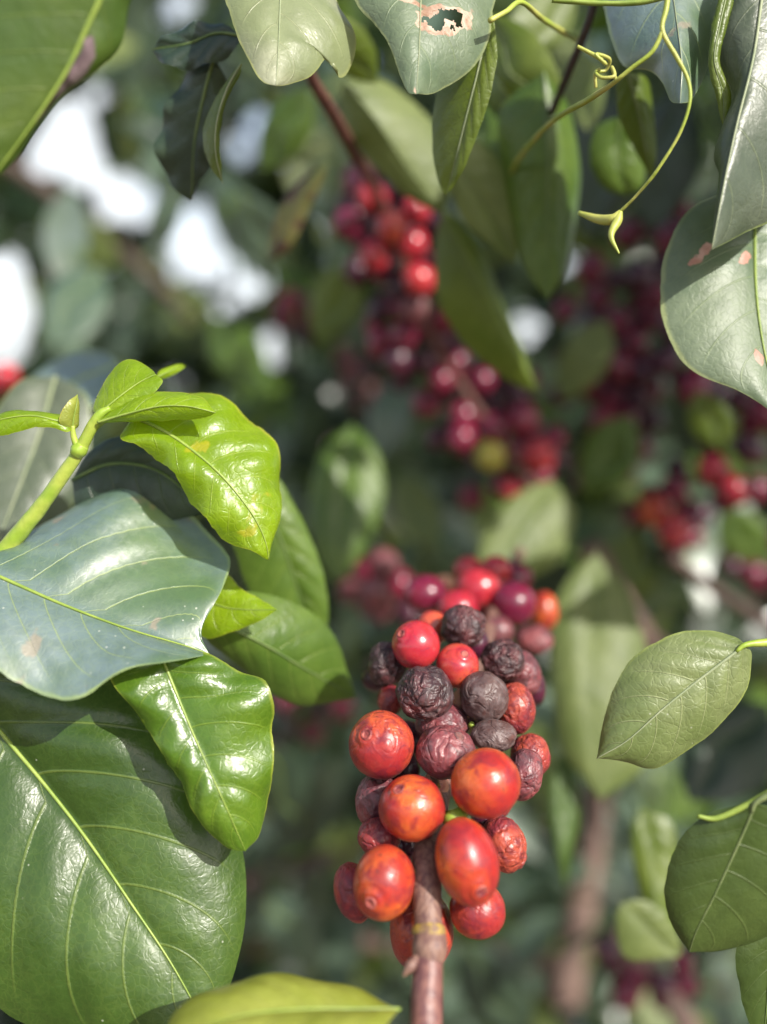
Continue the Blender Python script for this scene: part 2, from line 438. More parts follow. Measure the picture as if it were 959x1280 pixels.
# --- the shoot and big leaves at the left
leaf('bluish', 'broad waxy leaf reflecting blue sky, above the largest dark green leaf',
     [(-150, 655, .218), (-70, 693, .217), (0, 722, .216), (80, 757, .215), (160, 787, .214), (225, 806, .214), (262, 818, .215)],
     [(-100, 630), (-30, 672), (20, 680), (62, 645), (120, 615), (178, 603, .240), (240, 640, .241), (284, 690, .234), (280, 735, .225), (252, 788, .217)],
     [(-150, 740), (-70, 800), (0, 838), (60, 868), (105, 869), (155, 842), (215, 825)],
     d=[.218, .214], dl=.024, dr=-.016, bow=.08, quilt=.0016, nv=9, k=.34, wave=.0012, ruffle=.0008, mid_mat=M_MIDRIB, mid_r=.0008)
leaf('dark', 'largest dark green glossy leaf, below the waxy bluish leaf',
     [(-140, 740, .232), (-60, 835, .229), (0, 913, .226), (60, 985, .223), (110, 1050, .220), (165, 1130, .216), (215, 1205, .213), (262, 1290, .211)],
     [(-150, 850), (-165, 1000), (-120, 1140), (-40, 1225), (20, 1275), (90, 1300), (180, 1315)],
     [(-60, 740), (60, 800), (180, 850), (255, 940), (300, 1050), (309, 1130), (297, 1200), (280, 1250)],
     d=[.232, .211], dl=-.006, dr=.004, bow=.20, quilt=.0024, nv=8, k=.30, wave=.0009, mid_mat=M_MIDRIB_Y, mid_r=.0009, nu=80, nw=20)
leaf('fresh', 'glossy mid-sized green leaf overlapping the corner of the largest dark leaf',
     [(200, 815, .213), (222, 870, .211), (245, 925, .209), (272, 985, .207), (290, 1025, .207), (307, 1064, .209)],
     [(160, 830), (140, 848), (170, 890), (196, 930), (222, 980), (252, 1030), (280, 1058)],
     [(260, 818), (300, 840), (335, 852), (343, 905), (338, 985), (325, 1040)],
     d=[.213, .209], dl=-.002, dr=.004, bow=.14, quilt=.0024, nv=7, k=.25, wave=.0014, nwave=4, ruffle=.0008, mid_r=.0005, mid_mat=M_MIDRIB)
leaf('young', 'bright yellow-green young leaf hanging behind the waxy bluish leaf',
     [(165, 520, .224), (215, 545, .222), (270, 588, .220), (310, 635, .220), (330, 672, .221), (336, 700, .223)],
     [(150, 550), (182, 563), (215, 592), (243, 632), (284, 676), (318, 692)],
     [(205, 495), (245, 488), (290, 503), (332, 535), (353, 580), (350, 640)],
     d=[.224, .222], dl=-.003, dr=.008, bow=.20, quilt=.0016, nv=8, k=.25, wave=.0018, nwave=4, ruffle=.0009, mid_r=.0006, mid_mat=M_MIDRIB_Y,
     petiole=[(110, 540, .226), (135, 520, .225)])
leaf('young', 'small triangular lime-green leaf tip poking out under the bluish leaf',
     [(236, 735, .236), (275, 757, .234), (310, 762, .232), (347, 762, .231)],
     [(262, 715), (285, 718), (300, 735), (325, 748)],
     [(245, 780), (258, 799), (290, 790), (325, 776)],
     d=[.236, .231], dl=.002, dr=.0, bow=.15, quilt=.0003, nv=5, mid_r=.0004, wave=.0006)
leaf('mid', 'shaded green leaf pointing at the cherries from behind the glossy mid-sized leaf',
     [(250, 770, .236), (320, 800, .242), (380, 835, .250), (445, 872, .262)],
     [(300, 740), (370, 755), (415, 790), (435, 840)],
     [(258, 800), (300, 835), (340, 868), (385, 882)],
     d=[.236, .262], dl=.006, dr=.0, bow=.15, nv=7, mid_r=.0006, mid_mat=M_MIDRIB_D)
leaf('mid', 'out of focus green leaf sinking behind the bright young leaf',
     [(300, 600, .262), (345, 660, .264), (370, 730, .268), (390, 800, .274)],
     [(340, 590), (378, 650), (405, 720), (410, 780)],
     [(285, 640), (300, 710), (330, 770), (365, 800)],
     d=[.262, .274], bow=.15, nv=7, mid_r=.0006, mid_mat=M_MIDRIB_D)
leaf('young', 'upright pale tip leaf at the top of the young shoot',
     [(122, 520, .218), (145, 500, .218), (172, 480, .219), (195, 468, .220)],
     [(116, 508), (130, 475), (150, 452), (168, 449), (188, 460)],
     [(150, 512), (180, 500), (203, 478)],
     d=[.218, .220], dl=.004, dr=-.001, bow=.10, quilt=.0002, nv=6, mid_r=.0004, mid_mat=M_MIDRIB_Y, ruffle=.0002)
leaf('young', 'folded lime leaf lying sideways across the top of the young shoot',
     [(122, 528, .2165), (160, 517, .215), (200, 508, .214), (235, 508, .214), (270, 516, .215)],
     [(150, 505), (175, 491), (215, 489), (250, 495)],
     [(140, 528), (180, 527), (225, 526), (255, 523)],
     d=[.2165, .215], dl=.004, dr=.002, bow=.25, quilt=.0004, nv=6, mid_r=.0004, mid_mat=M_MIDRIB_Y)
leaf('young', 'thin curled side leaf with a browned rim on the young shoot',
     [(92, 530, .219), (70, 526, .217), (40, 520, .216), (5, 524, .216), (-25, 535, .217)],
     [(85, 540), (60, 533), (30, 537), (-5, 545)],
     [(98, 520), (72, 516), (40, 512), (8, 513)],
     d=[.219, .217], dl=-.002, dr=.003, bow=.2, quilt=.0004, nv=5, mid_r=.0004)
leaf('yellow', 'little cupped leaflet standing beside the thin curled side leaf',
     [(90, 538, .2185), (92, 522, .218), (95, 508, .218), (97, 493, .219)],
     [(76, 530), (76, 518), (86, 502)],
     [(99, 533), (100, 520), (100, 505)],
     d=[.2185, .219], dl=-.003, dr=.002, bow=.3, quilt=.0, nv=4, mid_r=.0003, ruffle=.0002)
leaf('young', 'blurred sprig leaf peeking above the folded lime leaf',
     [(195, 472, .235), (208, 466, .237), (222, 460, .240), (232, 458, .243)],
     [(200, 463), (212, 458), (225, 455)], [(202, 474), (214, 470), (226, 463)],
     d=[.235, .243], nv=4, mid_r=.0003, nu=20, nw=6, ruffle=.0)
sh = empty('plant_shoot', P(5, 690, .226)); tag(sh, 'bright green young shoot stem rising behind the bluish leaf', 'shoot')
b0 = sh.location
tube('stem', [P(-40, 745, .228) - b0, P(5, 690, .226) - b0, P(55, 628, .223) - b0, P(85, 585, .221) - b0, P(100, 562, .220) - b0, P(122, 522, .218) - b0, P(138, 510, .218) - b0],
     [.0021, .0021, .0018, .0016, .0015, .0012, .0006], M_SHOOT, sh, bump=.10)
tube('node', [P(95, 569, .2198) - b0, P(99, 563, .2196) - b0, P(104, 556, .2194) - b0], [.0016, .0020, .0015], M_SHOOT, sh, per=8, bump=.2)
tube('bud_stalk', [P(98, 563, .2196) - b0, P(92, 545, .219) - b0, P(91, 532, .2185) - b0], [.0009, .0007, .0005], M_SHOOT, sh, per=6)
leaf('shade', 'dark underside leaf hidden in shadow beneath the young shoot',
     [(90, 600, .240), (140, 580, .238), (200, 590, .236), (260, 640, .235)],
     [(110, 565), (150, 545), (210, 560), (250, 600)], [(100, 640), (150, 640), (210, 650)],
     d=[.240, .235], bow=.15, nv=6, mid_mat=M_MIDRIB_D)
leaf('silver', 'grey-green blurred leaf behind the base of the young shoot',
     [(70, 470, .285), (50, 540, .275), (20, 620, .265), (-20, 720, .258)],
     [(110, 500), (110, 580), (75, 660), (20, 720)], [(20, 480), (-30, 560), (-60, 640)],
     d=[.285, .258], bow=.15, nv=7, mid_mat=M_MIDRIB_S)
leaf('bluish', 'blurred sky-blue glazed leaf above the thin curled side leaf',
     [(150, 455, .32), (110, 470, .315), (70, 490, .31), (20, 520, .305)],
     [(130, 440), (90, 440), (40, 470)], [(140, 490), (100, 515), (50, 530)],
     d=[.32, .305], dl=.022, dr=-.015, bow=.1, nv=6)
leaf('yellow', 'blurred yellow-green leaf curving up from the base of the purple-brown stem',
     [(500, 1262, .186), (450, 1262, .184), (380, 1262, .182), (300, 1270, .180), (215, 1300, .179)],
     [(478, 1254), (440, 1232), (385, 1222), (315, 1221), (250, 1238), (212, 1275)],
     [(470, 1290), (400, 1320), (300, 1330)],
     d=[.186, .179], dl=.010, dr=-.010, bow=.25, nv=7, wave=.0006, mid_mat=M_MIDRIB_Y, mid_r=.0005)

# --- leaves at the right
leaf('small', 'finely veined oval leaf hanging alone on a thin green stalk',
     [(932, 806, .217), (880, 845, .217), (830, 885, .217), (785, 925, .218), (746, 948, .220)],
     [(918, 795), (880, 787), (835, 795), (795, 818), (770, 855), (753, 905), (748, 935)],
     [(941, 820), (934, 862), (900, 908), (850, 945), (815, 961), (780, 952)],
     d=[.217, .220], dl=.004, dr=.001, bow=.14, quilt=.0013, nv=6, k=.36, mid_r=.0005, mid_mat=M_MIDRIB_S,
     petiole=[(1020, 800, .222), (962, 803, .218)], stalk_mat=M_SHOOT, name='vine_leaf', nw=18)
leaf('dim', 'dim round-based green leaf below the finely veined oval leaf',
     [(945, 1003, .200), (925, 1050, .202), (895, 1115, .204), (870, 1165, .206), (862, 1190, .208)],
     [(915, 1008), (880, 1020), (850, 1050), (831, 1105), (836, 1145), (850, 1172)],
     [(1000, 1020), (1030, 1070), (1010, 1130), (960, 1170), (905, 1188)],
     d=[.200, .208], dl=.003, dr=.004, bow=.12, nv=6, mid_r=.0004, mid_mat=M_MIDRIB_O, name='vine_leaf',
     petiole=[(1010, 975, .198), (970, 990, .199)])
tube_b = empty('bent_stalk', P(870, 1022, .203)); tag(tube_b, 'short pale bent stalk tip over the dim round-based leaf', 'stalk')
tube('stem', [P(872, 1020, .203) - tube_b.location, P(895, 1023, .2025) - tube_b.location, P(930, 1008, .2015) - tube_b.location, P(965, 990, .200) - tube_b.location], [.0004, .0006, .0007, .0009], M_MIDRIB, tube_b)
leaf('dim', 'dark leaf edge hanging under the dim round-based leaf',
     [(990, 1130, .212), (965, 1200, .213), (955, 1290, .215)],
     [(945, 1150), (920, 1185), (925, 1240), (942, 1290)], [(1040, 1160), (1040, 1240)],
     d=[.212, .215], bow=.12, nv=6, mid_mat=M_MIDRIB_D, name='vine_leaf')
leaf('vine', 'blurred lime leaf standing between the oval leaf and the brown branches',
     [(800, 1010, .33), (815, 1070, .325), (820, 1130, .32), (830, 1190, .32)],
     [(790, 1040), (795, 1100), (810, 1160)], [(840, 1030), (855, 1090), (850, 1150)],
     d=[.33, .32], bow=.15, nv=6)
leaf('olive', 'blurred pale green leaf tip near the foot of the lime leaf',
     [(775, 1130, .31), (800, 1150, .31), (830, 1180, .31), (850, 1195, .31)],
     [(770, 1150), (780, 1195), (815, 1200)], [(800, 1125), (830, 1140), (848, 1170)],
     d=.31, bow=.15, nv=6)
leaf('olive', 'big blurred grey-green leaf behind the cluster, beside the oval leaf',
     [(745, 690, .37), (740, 780, .36), (735, 870, .35), (750, 1000, .345)],
     [(700, 740), (690, 830), (700, 930)], [(790, 750), (815, 850), (810, 950)],
     d=[.37, .345], bow=.2, nv=7)
leaf('dark', 'narrow dark blurred leaf hanging beneath the big grey-green leaf',
     [(705, 940, .36), (703, 1000, .355), (700, 1060, .35), (706, 1110, .35)],
     [(690, 970), (688, 1040)], [(722, 970), (722, 1050)],
     d=[.36, .35], bow=.2, nv=7)
leaf('olive', 'blurred soft green leaf filling the space under the hanging cherry string',
     [(690, 600, .40), (655, 650, .39), (630, 690, .385), (600, 720, .38)],
     [(660, 610), (615, 640), (598, 690)], [(720, 640), (700, 700), (650, 725)],
     d=[.40, .38], bow=.2, nv=7)
leaf('mid', 'blurred upright green leaf between the young leaf and the cluster',
     [(440, 530, .42), (430, 590, .41), (425, 650, .405), (420, 730, .40)],
     [(405, 560), (385, 620), (395, 690)], [(470, 560), (480, 620), (455, 690)],
     d=[.42, .40], bow=.2, nv=7)

# --- leaves at the top
leaf('wound', 'big shaded leaf with a purple-brown wound along its midrib',
     [(150, -80, .182), (128, -10, .183), (108, 35, .184), (85, 85, .185), (50, 140, .186), (10, 195, .187), (-20, 235, .188)],
     [(60, -70), (-40, 0), (-90, 90), (-80, 190)],
     [(190, -60), (163, 0), (150, 60), (112, 95), (82, 112), (50, 148), (18, 200)],
     d=[.182, .188], dl=-.006, dr=.006, bow=.15, quilt=.0007, nv=7, dmg=lambda u, v: 1.9 - abs(u - .52) / .13 - abs(v - .20) / .26 - (2 if v < .02 else 0), mid_r=.0008, mid_mat=M_MIDRIB)
leaf('pale', 'pale silvery leaf with a crimped yellow lower edge',
     [(345, -110, .226), (352, -50, .221), (350, 10, .216), (348, 60, .212), (345, 107, .209)],
     [(300, -90), (278, -30), (286, 15), (300, 50), (315, 82), (328, 102)],
     [(400, -90), (418, -20), (428, 15), (445, 48), (444, 75), (430, 94), (410, 72), (388, 96), (365, 104)],
     d=[.226, .209], dl=-.003, dr=.006, bow=.18, quilt=.0006, nv=6, mid_r=.0005, mid_mat=M_MIDRIB_S, wave=.0008)
def torn(u, v):
    return torn_r(u, v) < 0.55
def torn_r(u, v):
    x = (u - 0.615 + .10 * (v - .3)) / 0.050; y = (v - 0.30) / 0.34
    return x * x + y * y + 0.9 * noise.noise(Vector((u * 22, v * 7, 3))) + 0.3 * noise.noise(Vector((u * 60, v * 20, 3)))
leaf('holed', 'greyed leaf with a ragged pink-rimmed hole and a blunt drooping tip',
     [(530, -120, .226), (528, -60, .221), (526, 0, .216), (524, 60, .212), (520, 118, .209)],
     [(470, -90), (440, -30), (447, 5), (472, 35), (486, 55), (500, 95), (510, 116)],
     [(590, -90), (628, -40), (618, 5), (612, 45), (592, 85), (560, 107), (540, 117)],
     d=[.226, .209], dl=-.002, dr=.006, bow=.20, quilt=.0006, nv=6, mid_r=.0004, mid_mat=M_MIDRIB_S, hole=torn, nu=150, nw=60, dmg=lambda u, v: max(1.25 - (torn_r(u, v) - .55) / 1.5, 1.3 - abs(u - .57 - .06 * v) / .035 - abs(v + .28) / .45, 1.2 - abs(u - .985) / .03 - abs(v + .2) / .5))
leaf('vine', 'folded dark green leaf hanging straight below the leaf with the ragged hole',
     [(615, 10, .226), (600, 80, .226), (585, 140, .228), (570, 200, .232), (558, 245, .238)],
     [(575, 60), (545, 120), (540, 180), (548, 225)],
     [(622, 60), (616, 110), (600, 160), (578, 215)],
     d=[.226, .238], dl=.004, dr=-.006, bow=.1, nv=7, mid_r=.0004, mid_mat=M_MIDRIB_S)
leaf('olive', 'soft pale green blurred leaf beside the brown twig',
     [(430, 100, .305), (470, 150, .305), (510, 210, .31), (555, 270, .315)],
     [(425, 130), (445, 180), (500, 240)], [(480, 100), (540, 150), (565, 210)],
     d=[.305, .315], dl=.006, dr=.004, bow=.2, nv=7)
leaf('olive', 'blurred light green leaf with a pale edge over the top of the long drooping leaf',
     [(545, 180, .290), (580, 220, .292), (615, 270, .296), (645, 330, .30)],
     [(555, 215), (580, 275), (625, 315)], [(590, 170), (640, 220), (655, 280)],
     d=[.290, .30], bow=.2, nv=7)
leaf('mid', 'broad blurred hanging leaf with light stripes near the coiled tendril',
     [(680, 90, .280), (685, 180, .280), (685, 280, .285), (685, 375, .29)],
     [(625, 140), (632, 230), (655, 330)], [(715, 140), (725, 230), (710, 330)],
     d=[.280, .29], dl=.008, dr=.006, bow=.25, nv=7)
leaf('vine', 'long drooping green leaf overlapping the hanging cherry string',
     [(555, 262, .312), (590, 330, .312), (625, 405, .316), (652, 455, .32), (672, 490, .325)],
     [(545, 300), (547, 370), (572, 420), (615, 460), (650, 484)],
     [(575, 275), (608, 320), (632, 385), (655, 440)],
     d=[.312, .325], dl=.004, dr=.004, bow=.25, nv=7, mid_mat=M_MIDRIB)
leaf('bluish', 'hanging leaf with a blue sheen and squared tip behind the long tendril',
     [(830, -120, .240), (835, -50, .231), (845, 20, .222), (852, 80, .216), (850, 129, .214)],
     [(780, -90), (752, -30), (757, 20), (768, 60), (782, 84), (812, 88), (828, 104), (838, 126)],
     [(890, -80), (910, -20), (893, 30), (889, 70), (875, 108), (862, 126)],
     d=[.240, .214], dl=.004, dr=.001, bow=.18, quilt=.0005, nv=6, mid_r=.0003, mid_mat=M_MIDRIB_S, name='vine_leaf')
leaf('silver', 'large dull grey-green leaf with a wavy rolled rim at the frame edge',
     [(975, -120, .216), (955, -20, .213), (942, 70, .210), (920, 160, .207), (903, 240, .205), (890, 312, .204)],
     [(925, -60), (905, 0), (887, 50), (898, 85), (918, 128), (903, 165), (890, 195), (897, 225), (893, 280)],
     [(1060, -80), (1090, 60), (1060, 180), (985, 262), (930, 292)],
     d=[.216, .204], dl=.009, dr=.012, bow=.2, quilt=.0016, nv=7, mid_r=.0006, mid_mat=M_MIDRIB_S, wave=.0012)
leaf('vine', 'narrow rolled-under green leaf margin beside the large dull grey-green leaf',
     [(912, -20, .214), (900, 30, .214), (893, 75, .214), (903, 115, .215), (905, 160, .216)],
     [(900, -10), (888, 45), (886, 85), (897, 130)], [(918, 0), (906, 45), (900, 80), (915, 115), (912, 145)],
     d=[.214, .216], bow=.3, nv=5, quilt=.0002, mid_r=.0003, name='vine_leaf')
leaf('spotted', 'rounded grey-green leaf with pink scars below the large dull leaf',
     [(945, 230, .240), (943, 300, .235), (945, 370, .230), (955, 440, .226), (975, 520, .222)],
     [(870, 255), (835, 310), (827, 375), (842, 430), (872, 465), (925, 488)],
     [(1010, 250), (1050, 340), (1050, 430), (1010, 500)],
     d=[.240, .222], dl=-.003, dr=.012, bow=.15, quilt=.0013, nv=7, mid_r=.0007, mid_mat=M_MIDRIB, nw=24,
     dmg=lambda u, v: max(1.3 - abs(u - .37 + .35 * (v + .62)) / .05 - abs(v + .62) / .16, 1.25 - abs(u - .36 + .3 * (v + .15)) / .04 - abs(v + .15) / .12, 1.3 - abs(u - .77) / .045 - abs(v + .12) / .10))
leaf('vine', 'small yellowish hanging leaf in the dark gap behind the tendril',
     [(785, 90, .255), (798, 140, .258), (808, 190, .262), (815, 225, .268)],
     [(770, 105), (775, 150), (795, 190)], [(810, 100), (818, 150), (820, 195)],
     d=[.255, .268], bow=.2, nv=6)
leaf('mid', 'dim rounded blurred leaf hanging in the dark gap',
     [(775, 145, .285), (772, 180, .288), (775, 215, .29), (785, 245, .295)],
     [(745, 160), (738, 200), (755, 235)], [(805, 160), (808, 200), (803, 235)],
     d=[.285, .295], bow=.2, nv=6, mid_mat=M_MIDRIB_D)
leaf('shade', 'dark bronze-green leaf lobe shaded beside the pale silvery leaf',
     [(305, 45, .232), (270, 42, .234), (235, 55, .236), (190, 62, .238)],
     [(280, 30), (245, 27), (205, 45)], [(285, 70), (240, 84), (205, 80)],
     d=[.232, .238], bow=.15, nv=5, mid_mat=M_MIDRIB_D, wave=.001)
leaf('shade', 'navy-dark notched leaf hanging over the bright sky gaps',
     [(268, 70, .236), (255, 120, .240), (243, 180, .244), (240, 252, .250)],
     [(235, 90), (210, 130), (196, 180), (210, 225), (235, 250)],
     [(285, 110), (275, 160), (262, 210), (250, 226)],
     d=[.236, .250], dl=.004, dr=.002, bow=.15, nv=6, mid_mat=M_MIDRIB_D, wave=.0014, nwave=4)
leaf('vine', 'slim curled green leaf rim in front of the navy-dark notched leaf',
     [(302, 80, .226), (285, 110, .227), (272, 150, .228), (270, 190, .230), (279, 230, .233)],
     [(292, 90), (268, 125), (254, 165), (262, 205)], [(300, 95), (284, 125), (276, 160), (276, 200)],
     d=[.226, .233], dl=.003, dr=-.001, bow=.2, nv=5, quilt=.0002, mid_r=.0004, mid_mat=M_MIDRIB_S)
leaf('dead', 'twisted withered yellow-brown leaf hanging beside the hanging cherry string',
     [(410, 205, .31), (380, 235, .315), (355, 280, .32), (335, 328, .325)],
     [(385, 215), (352, 255), (338, 300)], [(405, 220), (385, 260), (362, 310)],
     d=[.31, .325], dl=.008, dr=-.004, bow=.4, nv=5)

def blur_leaf(mat, label, p0, p1, wid, d0, d1, turn=0.0, **kw):
    x0, y0 = p0; x1, y1 = p1
    ux, uy = x1 - x0, y1 - y0; L_ = math.hypot(ux, uy); nx, ny = -uy / L_, ux / L_
    mid, le, ri = [], [], []
    for t in (0, .25, .5, .75, 1):
        bx = .10 * L_ * math.sin(math.pi * t) * random.choice((-1, 1) if t == .5 else (0,))
        m = (x0 + ux * t + nx * bx, y0 + uy * t + ny * bx, d0 + (d1 - d0) * t); mid.append(m)
    for t, f in ((.12, .5), (.3, .9), (.5, 1), (.7, .82), (.88, .42)):
        for lst, sg in ((le, -1), (ri, 1)):
            w_ = wid * f * .5
            lst.append((x0 + ux * t + nx * w_ * sg, y0 + uy * t + ny * w_ * sg, d0 + (d1 - d0) * t + turn * sg * f))
    leaf(mat, label, mid, le, ri, d=[d0, d1], bow=.2, nv=7, nu=32, nw=8, **kw)
blur_leaf('vine', 'sunlit yellow-green leaf blurred behind the pale vine stalk', (600, 15), (705, 150), 75, .30, .29, .006)
blur_leaf('olive', 'pale lime blurred leaf lying crosswise at the very top near the blackish twig', (720, -10), (625, 75), 70, .31, .30, -.004)
blur_leaf('vine', 'small bright blurred leaf standing behind the greyed leaf and the pale leaf', (400, 15), (470, 105), 60, .29, .30, .004)
blur_leaf('mid', 'narrow lit leaf with its tip touching the striped hanging leaf', (590, 120), (640, 260), 50, .305, .30, .006)
blur_leaf('olive', 'light blurred leaf hanging between the blackish twig and the coiled tendril', (725, 60), (735, 165), 55, .33, .32, .006)
blur_leaf('mid', 'blurred green leaf beside the red-brown twig, above the withered leaf', (385, 110), (330, 215), 60, .38, .40, .004)
blur_leaf('vine', 'blurred mossy green leaf beside the upper end of the hanging cherry string', (445, 320), (395, 430), 65, .45, .47, .006)
blur_leaf('farmid', 'blurred bluish grey leaf drooping under the twisted withered leaf', (300, 240), (345, 340), 62, .50, .52, .006)
blur_leaf('olive', 'blurred dull yellow leaf lying beneath the wide sky gap', (60, 275), (150, 330), 60, .60, .62, .006)
blur_leaf('farmid', 'wide pale grey blurred leaf between the sky gaps and the shoot', (125, 335), (60, 430), 80, .55, .52, .006)
blur_leaf('olive', 'blurred grey-green leaf slanting down beside the upright green leaf', (500, 590), (545, 690), 55, .52, .50, .006)
blur_leaf('farmid', 'blurred slate-green leaf between the hanging string and the upright green leaf', (510, 470), (470, 575), 60, .55, .55, .006)
blur_leaf('mid', 'blurred grassy leaf filling the gap right above the lit folded lime leaf', (265, 395), (330, 495), 65, .60, .58, .006)
blur_leaf('olive', 'blurred leaf lying over the shaded cherry string', (760, 400), (700, 500), 60, .43, .44, .006)
blur_leaf('mid', 'blurred leaf crossing the lower end of the shaded cherry string', (790, 520), (730, 620), 70, .44, .45, .006)
blur_leaf('vine', 'blurred yellow-green leaf hanging under the rim of the pink-scarred leaf', (870, 490), (905, 565), 50, .40, .40, .004)
blur_leaf('mid', 'blurred green leaf under the cluster with two bright red cherries at the edge', (900, 640), (960, 700), 60, .48, .48, .004)
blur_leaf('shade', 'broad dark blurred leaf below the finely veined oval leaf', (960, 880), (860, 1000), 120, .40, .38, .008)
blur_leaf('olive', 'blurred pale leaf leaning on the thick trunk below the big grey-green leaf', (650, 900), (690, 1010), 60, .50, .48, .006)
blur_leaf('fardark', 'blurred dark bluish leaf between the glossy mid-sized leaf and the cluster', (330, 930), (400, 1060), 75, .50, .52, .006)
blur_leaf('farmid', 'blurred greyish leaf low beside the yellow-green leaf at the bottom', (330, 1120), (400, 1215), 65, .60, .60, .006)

blur_leaf('shade', 'added shade-dark blurred leaf slanting beneath the pointing shaded leaf', (345, 1060), (440, 960), 70, .55, .56, .004)  # dark leaf added to paint the shaded background below the cluster
blur_leaf('shade', 'added shade-dark blurred leaf at the bottom beside the purple-brown stem', (580, 1180), (660, 1300), 80, .50, .50, .004)  # another dark leaf added in place of background shade
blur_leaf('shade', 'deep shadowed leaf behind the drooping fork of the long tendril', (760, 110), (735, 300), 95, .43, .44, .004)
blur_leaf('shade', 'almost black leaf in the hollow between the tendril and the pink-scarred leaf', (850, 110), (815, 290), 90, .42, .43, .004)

blur_leaf('farmid', 'slender blurred leaf dividing the bright sky gap under the navy-dark notched leaf', (222, 225), (188, 325), 34, .46, .48, .004)

# ------------------------------------------------------------------ tendril, vine stems, twigs
def stem_thing(name, label, cat, pts, radii, mat, extra=(), bump=0.15, group=None, part='stem'):
    o = empty(name, P(*pts[0])); tag(o, label, cat, group)
    tube(part, [P(*q) - o.location for q in pts], radii, mat, o, bump=bump)
    for nm, ps, rs, m in extra:
        tube(nm, [P(*q) - o.location for q in ps], rs, m, o)
    return o
stem_thing('vine_tendril', 'long yellow-green tendril drooping to a forked tip', 'tendril',
    [(838, -30, .208), (833, 10, .208), (828, 38, .208), (845, 70, .208), (860, 100, .2085), (862, 130, .209), (848, 170, .211), (820, 215, .214), (795, 245, .218), (776, 264, .221)],
    [.0006, .0006, .00052, .0005, .00042, .0004, .00038, .00038, .00034, .0004], M_TENDRIL,
    [('fork_tip', [(776, 264, .221), (765, 274, .222), (748, 274, .225), (724, 266, .229)], [.0005, .0012, .0011, .0005], M_TENDRIL),
     ('fork_tip', [(776, 264, .221), (772, 276, .221), (764, 295, .220), (774, 317, .219)], [.0005, .0011, .0007, .0002], M_TENDRIL)])
stem_thing('vine_runner', 'green vine stem branching from the tendril and blurring into the leaves', 'stem',
    [(829, 38, .208), (815, 65, .209), (790, 85, .211), (765, 105, .214), (735, 125, .222), (700, 145, .236), (670, 172, .255), (640, 215, .29), (628, 280, .33)],
    [.0005, .0005, .0005, .00055, .0007, .0007, .0007, .0007, .0007], M_TENDRIL,
    [('coil', [(770, 100, .213), (765, 84, .212), (768, 95, .2105), (752, 97, .211), (745, 90, .213), (757, 88, .214), (762, 74, .212), (745, 68, .210), (757, 80, .211), (748, 72, .213), (722, 58, .214)], [.0004] * 9 + [.0005, .0004], M_TENDRIL),
     ('coil', [(745, 110, .215), (744, 92, .214), (750, 86, .213)], [.0004] * 3, M_TENDRIL)])
stem_thing('vine_runner', 'thin pale vine stalk crossing above the striped hanging leaf', 'stem',
    [(612, 26, .216), (632, 15, .218), (652, 3, .222), (680, 25, .235), (720, 50, .26)], [.0006, .0006, .0006, .0007, .0008], M_TENDRIL)
stem_thing('vine_runner', 'straight pale stalk along the top of the blue-sheen leaf', 'stem',
    [(690, 0, .214), (750, 4, .213), (800, 3, .212), (835, -4, .210)], [.0006] * 4, M_MIDRIB)
stem_thing('twig', 'slim blackish twig slanting behind the coiled tendril', 'twig',
    [(750, -20, .245), (735, 30, .25), (715, 80, .26), (690, 140, .28)], [.0011, .0011, .0012, .0012], M_TWIG_B, bump=.1)
stem_thing('twig', 'red-brown twig leading down into the hanging cherry string', 'twig',
    [(370, 40, .26), (390, 98, .275), (412, 135, .29), (440, 185, .32), (470, 240, .37), (505, 330, .40), (540, 420, .41), (590, 500, .42), (640, 570, .42), (670, 610, .42)],
    [.0018, .0018, .0021, .0021, .0024, .0022, .002, .0018, .0016, .0014], M_TWIG, bump=.12)

# branch under the main cluster
br = empty('coffee_branch', P(533, 1310, .187)); tag(br, 'purple-brown branch carrying the sharp cherry cluster', 'branch')
b0 = br.location
tube('stem', [P(x, y, z) - b0 for x, y, z in [(532, 1330, .186), (533, 1260, .190), (535, 1205, .194), (537, 1180, .196)]], [.0034, .0033, .0032, .0031], M_STEM_LOW, br, seg=20, bump=.05)
tube('upper_stem', [P(x, y, z) - b0 for x, y, z in [(537, 1182, .196), (537, 1160, .198), (533, 1110, .203), (534, 1060, .210), (548, 1000, .224), (562, 930, .238), (585, 860, .253), (610, 790, .28), (625, 740, .305), (650, 690, .35)]],
     [.0031, .0029, .0032, .0030, .0028, .0026, .0025, .0023, .0021, .002], M_STEM_UP, br, seg=20, bump=.09, per=18)
tube('node_collar', [P(x, y, z) - b0 for x, y, z in [(536, 1203, .1941), (537, 1188, .1953), (538, 1172, .1966), (538, 1160, .1976)]], [.0031, .0037, .0035, .0030], M_STEM_UP, br, seg=20, bump=.10)
tube('node_ring', [P(x, y, z) - b0 for x, y, z in [(538, 1170, .1968), (538, 1164, .1972), (538, 1157, .1978)]], [.0033, .0036, .0032], M_COLLAR, br, seg=20, bump=.2)
tube('stipule', [P(x, y, z) - b0 for x, y, z in [(522, 1196, .1935), (513, 1208, .192), (504, 1220, .1915)]], [.0008, .0012, .0003], M_STEM_UP, br, seg=10)
tube('stipule', [P(x, y, z) - b0 for x, y, z in [(548, 985, .2185), (540, 965, .218), (533, 955, .219)]], [.0006, .0009, .0003], M_COLLAR, br, seg=10)

# ------------------------------------------------------------------ cherries
def ico(sub):
    bm = bmesh.new(); bmesh.ops.create_icosphere(bm, subdivisions=sub, radius=1)
    v = np.array([tuple(x.co) for x in bm.verts]); f = [tuple(q.index for q in x.verts) for x in bm.faces]
    bm.free(); return v, f
ICO5, ICO4, ICO3 = ico(6), ico(5), ico(4)
CAMR = np.array([tuple(RIGHT), tuple(UP), tuple(-FWD)])     # rows: camera axes in world

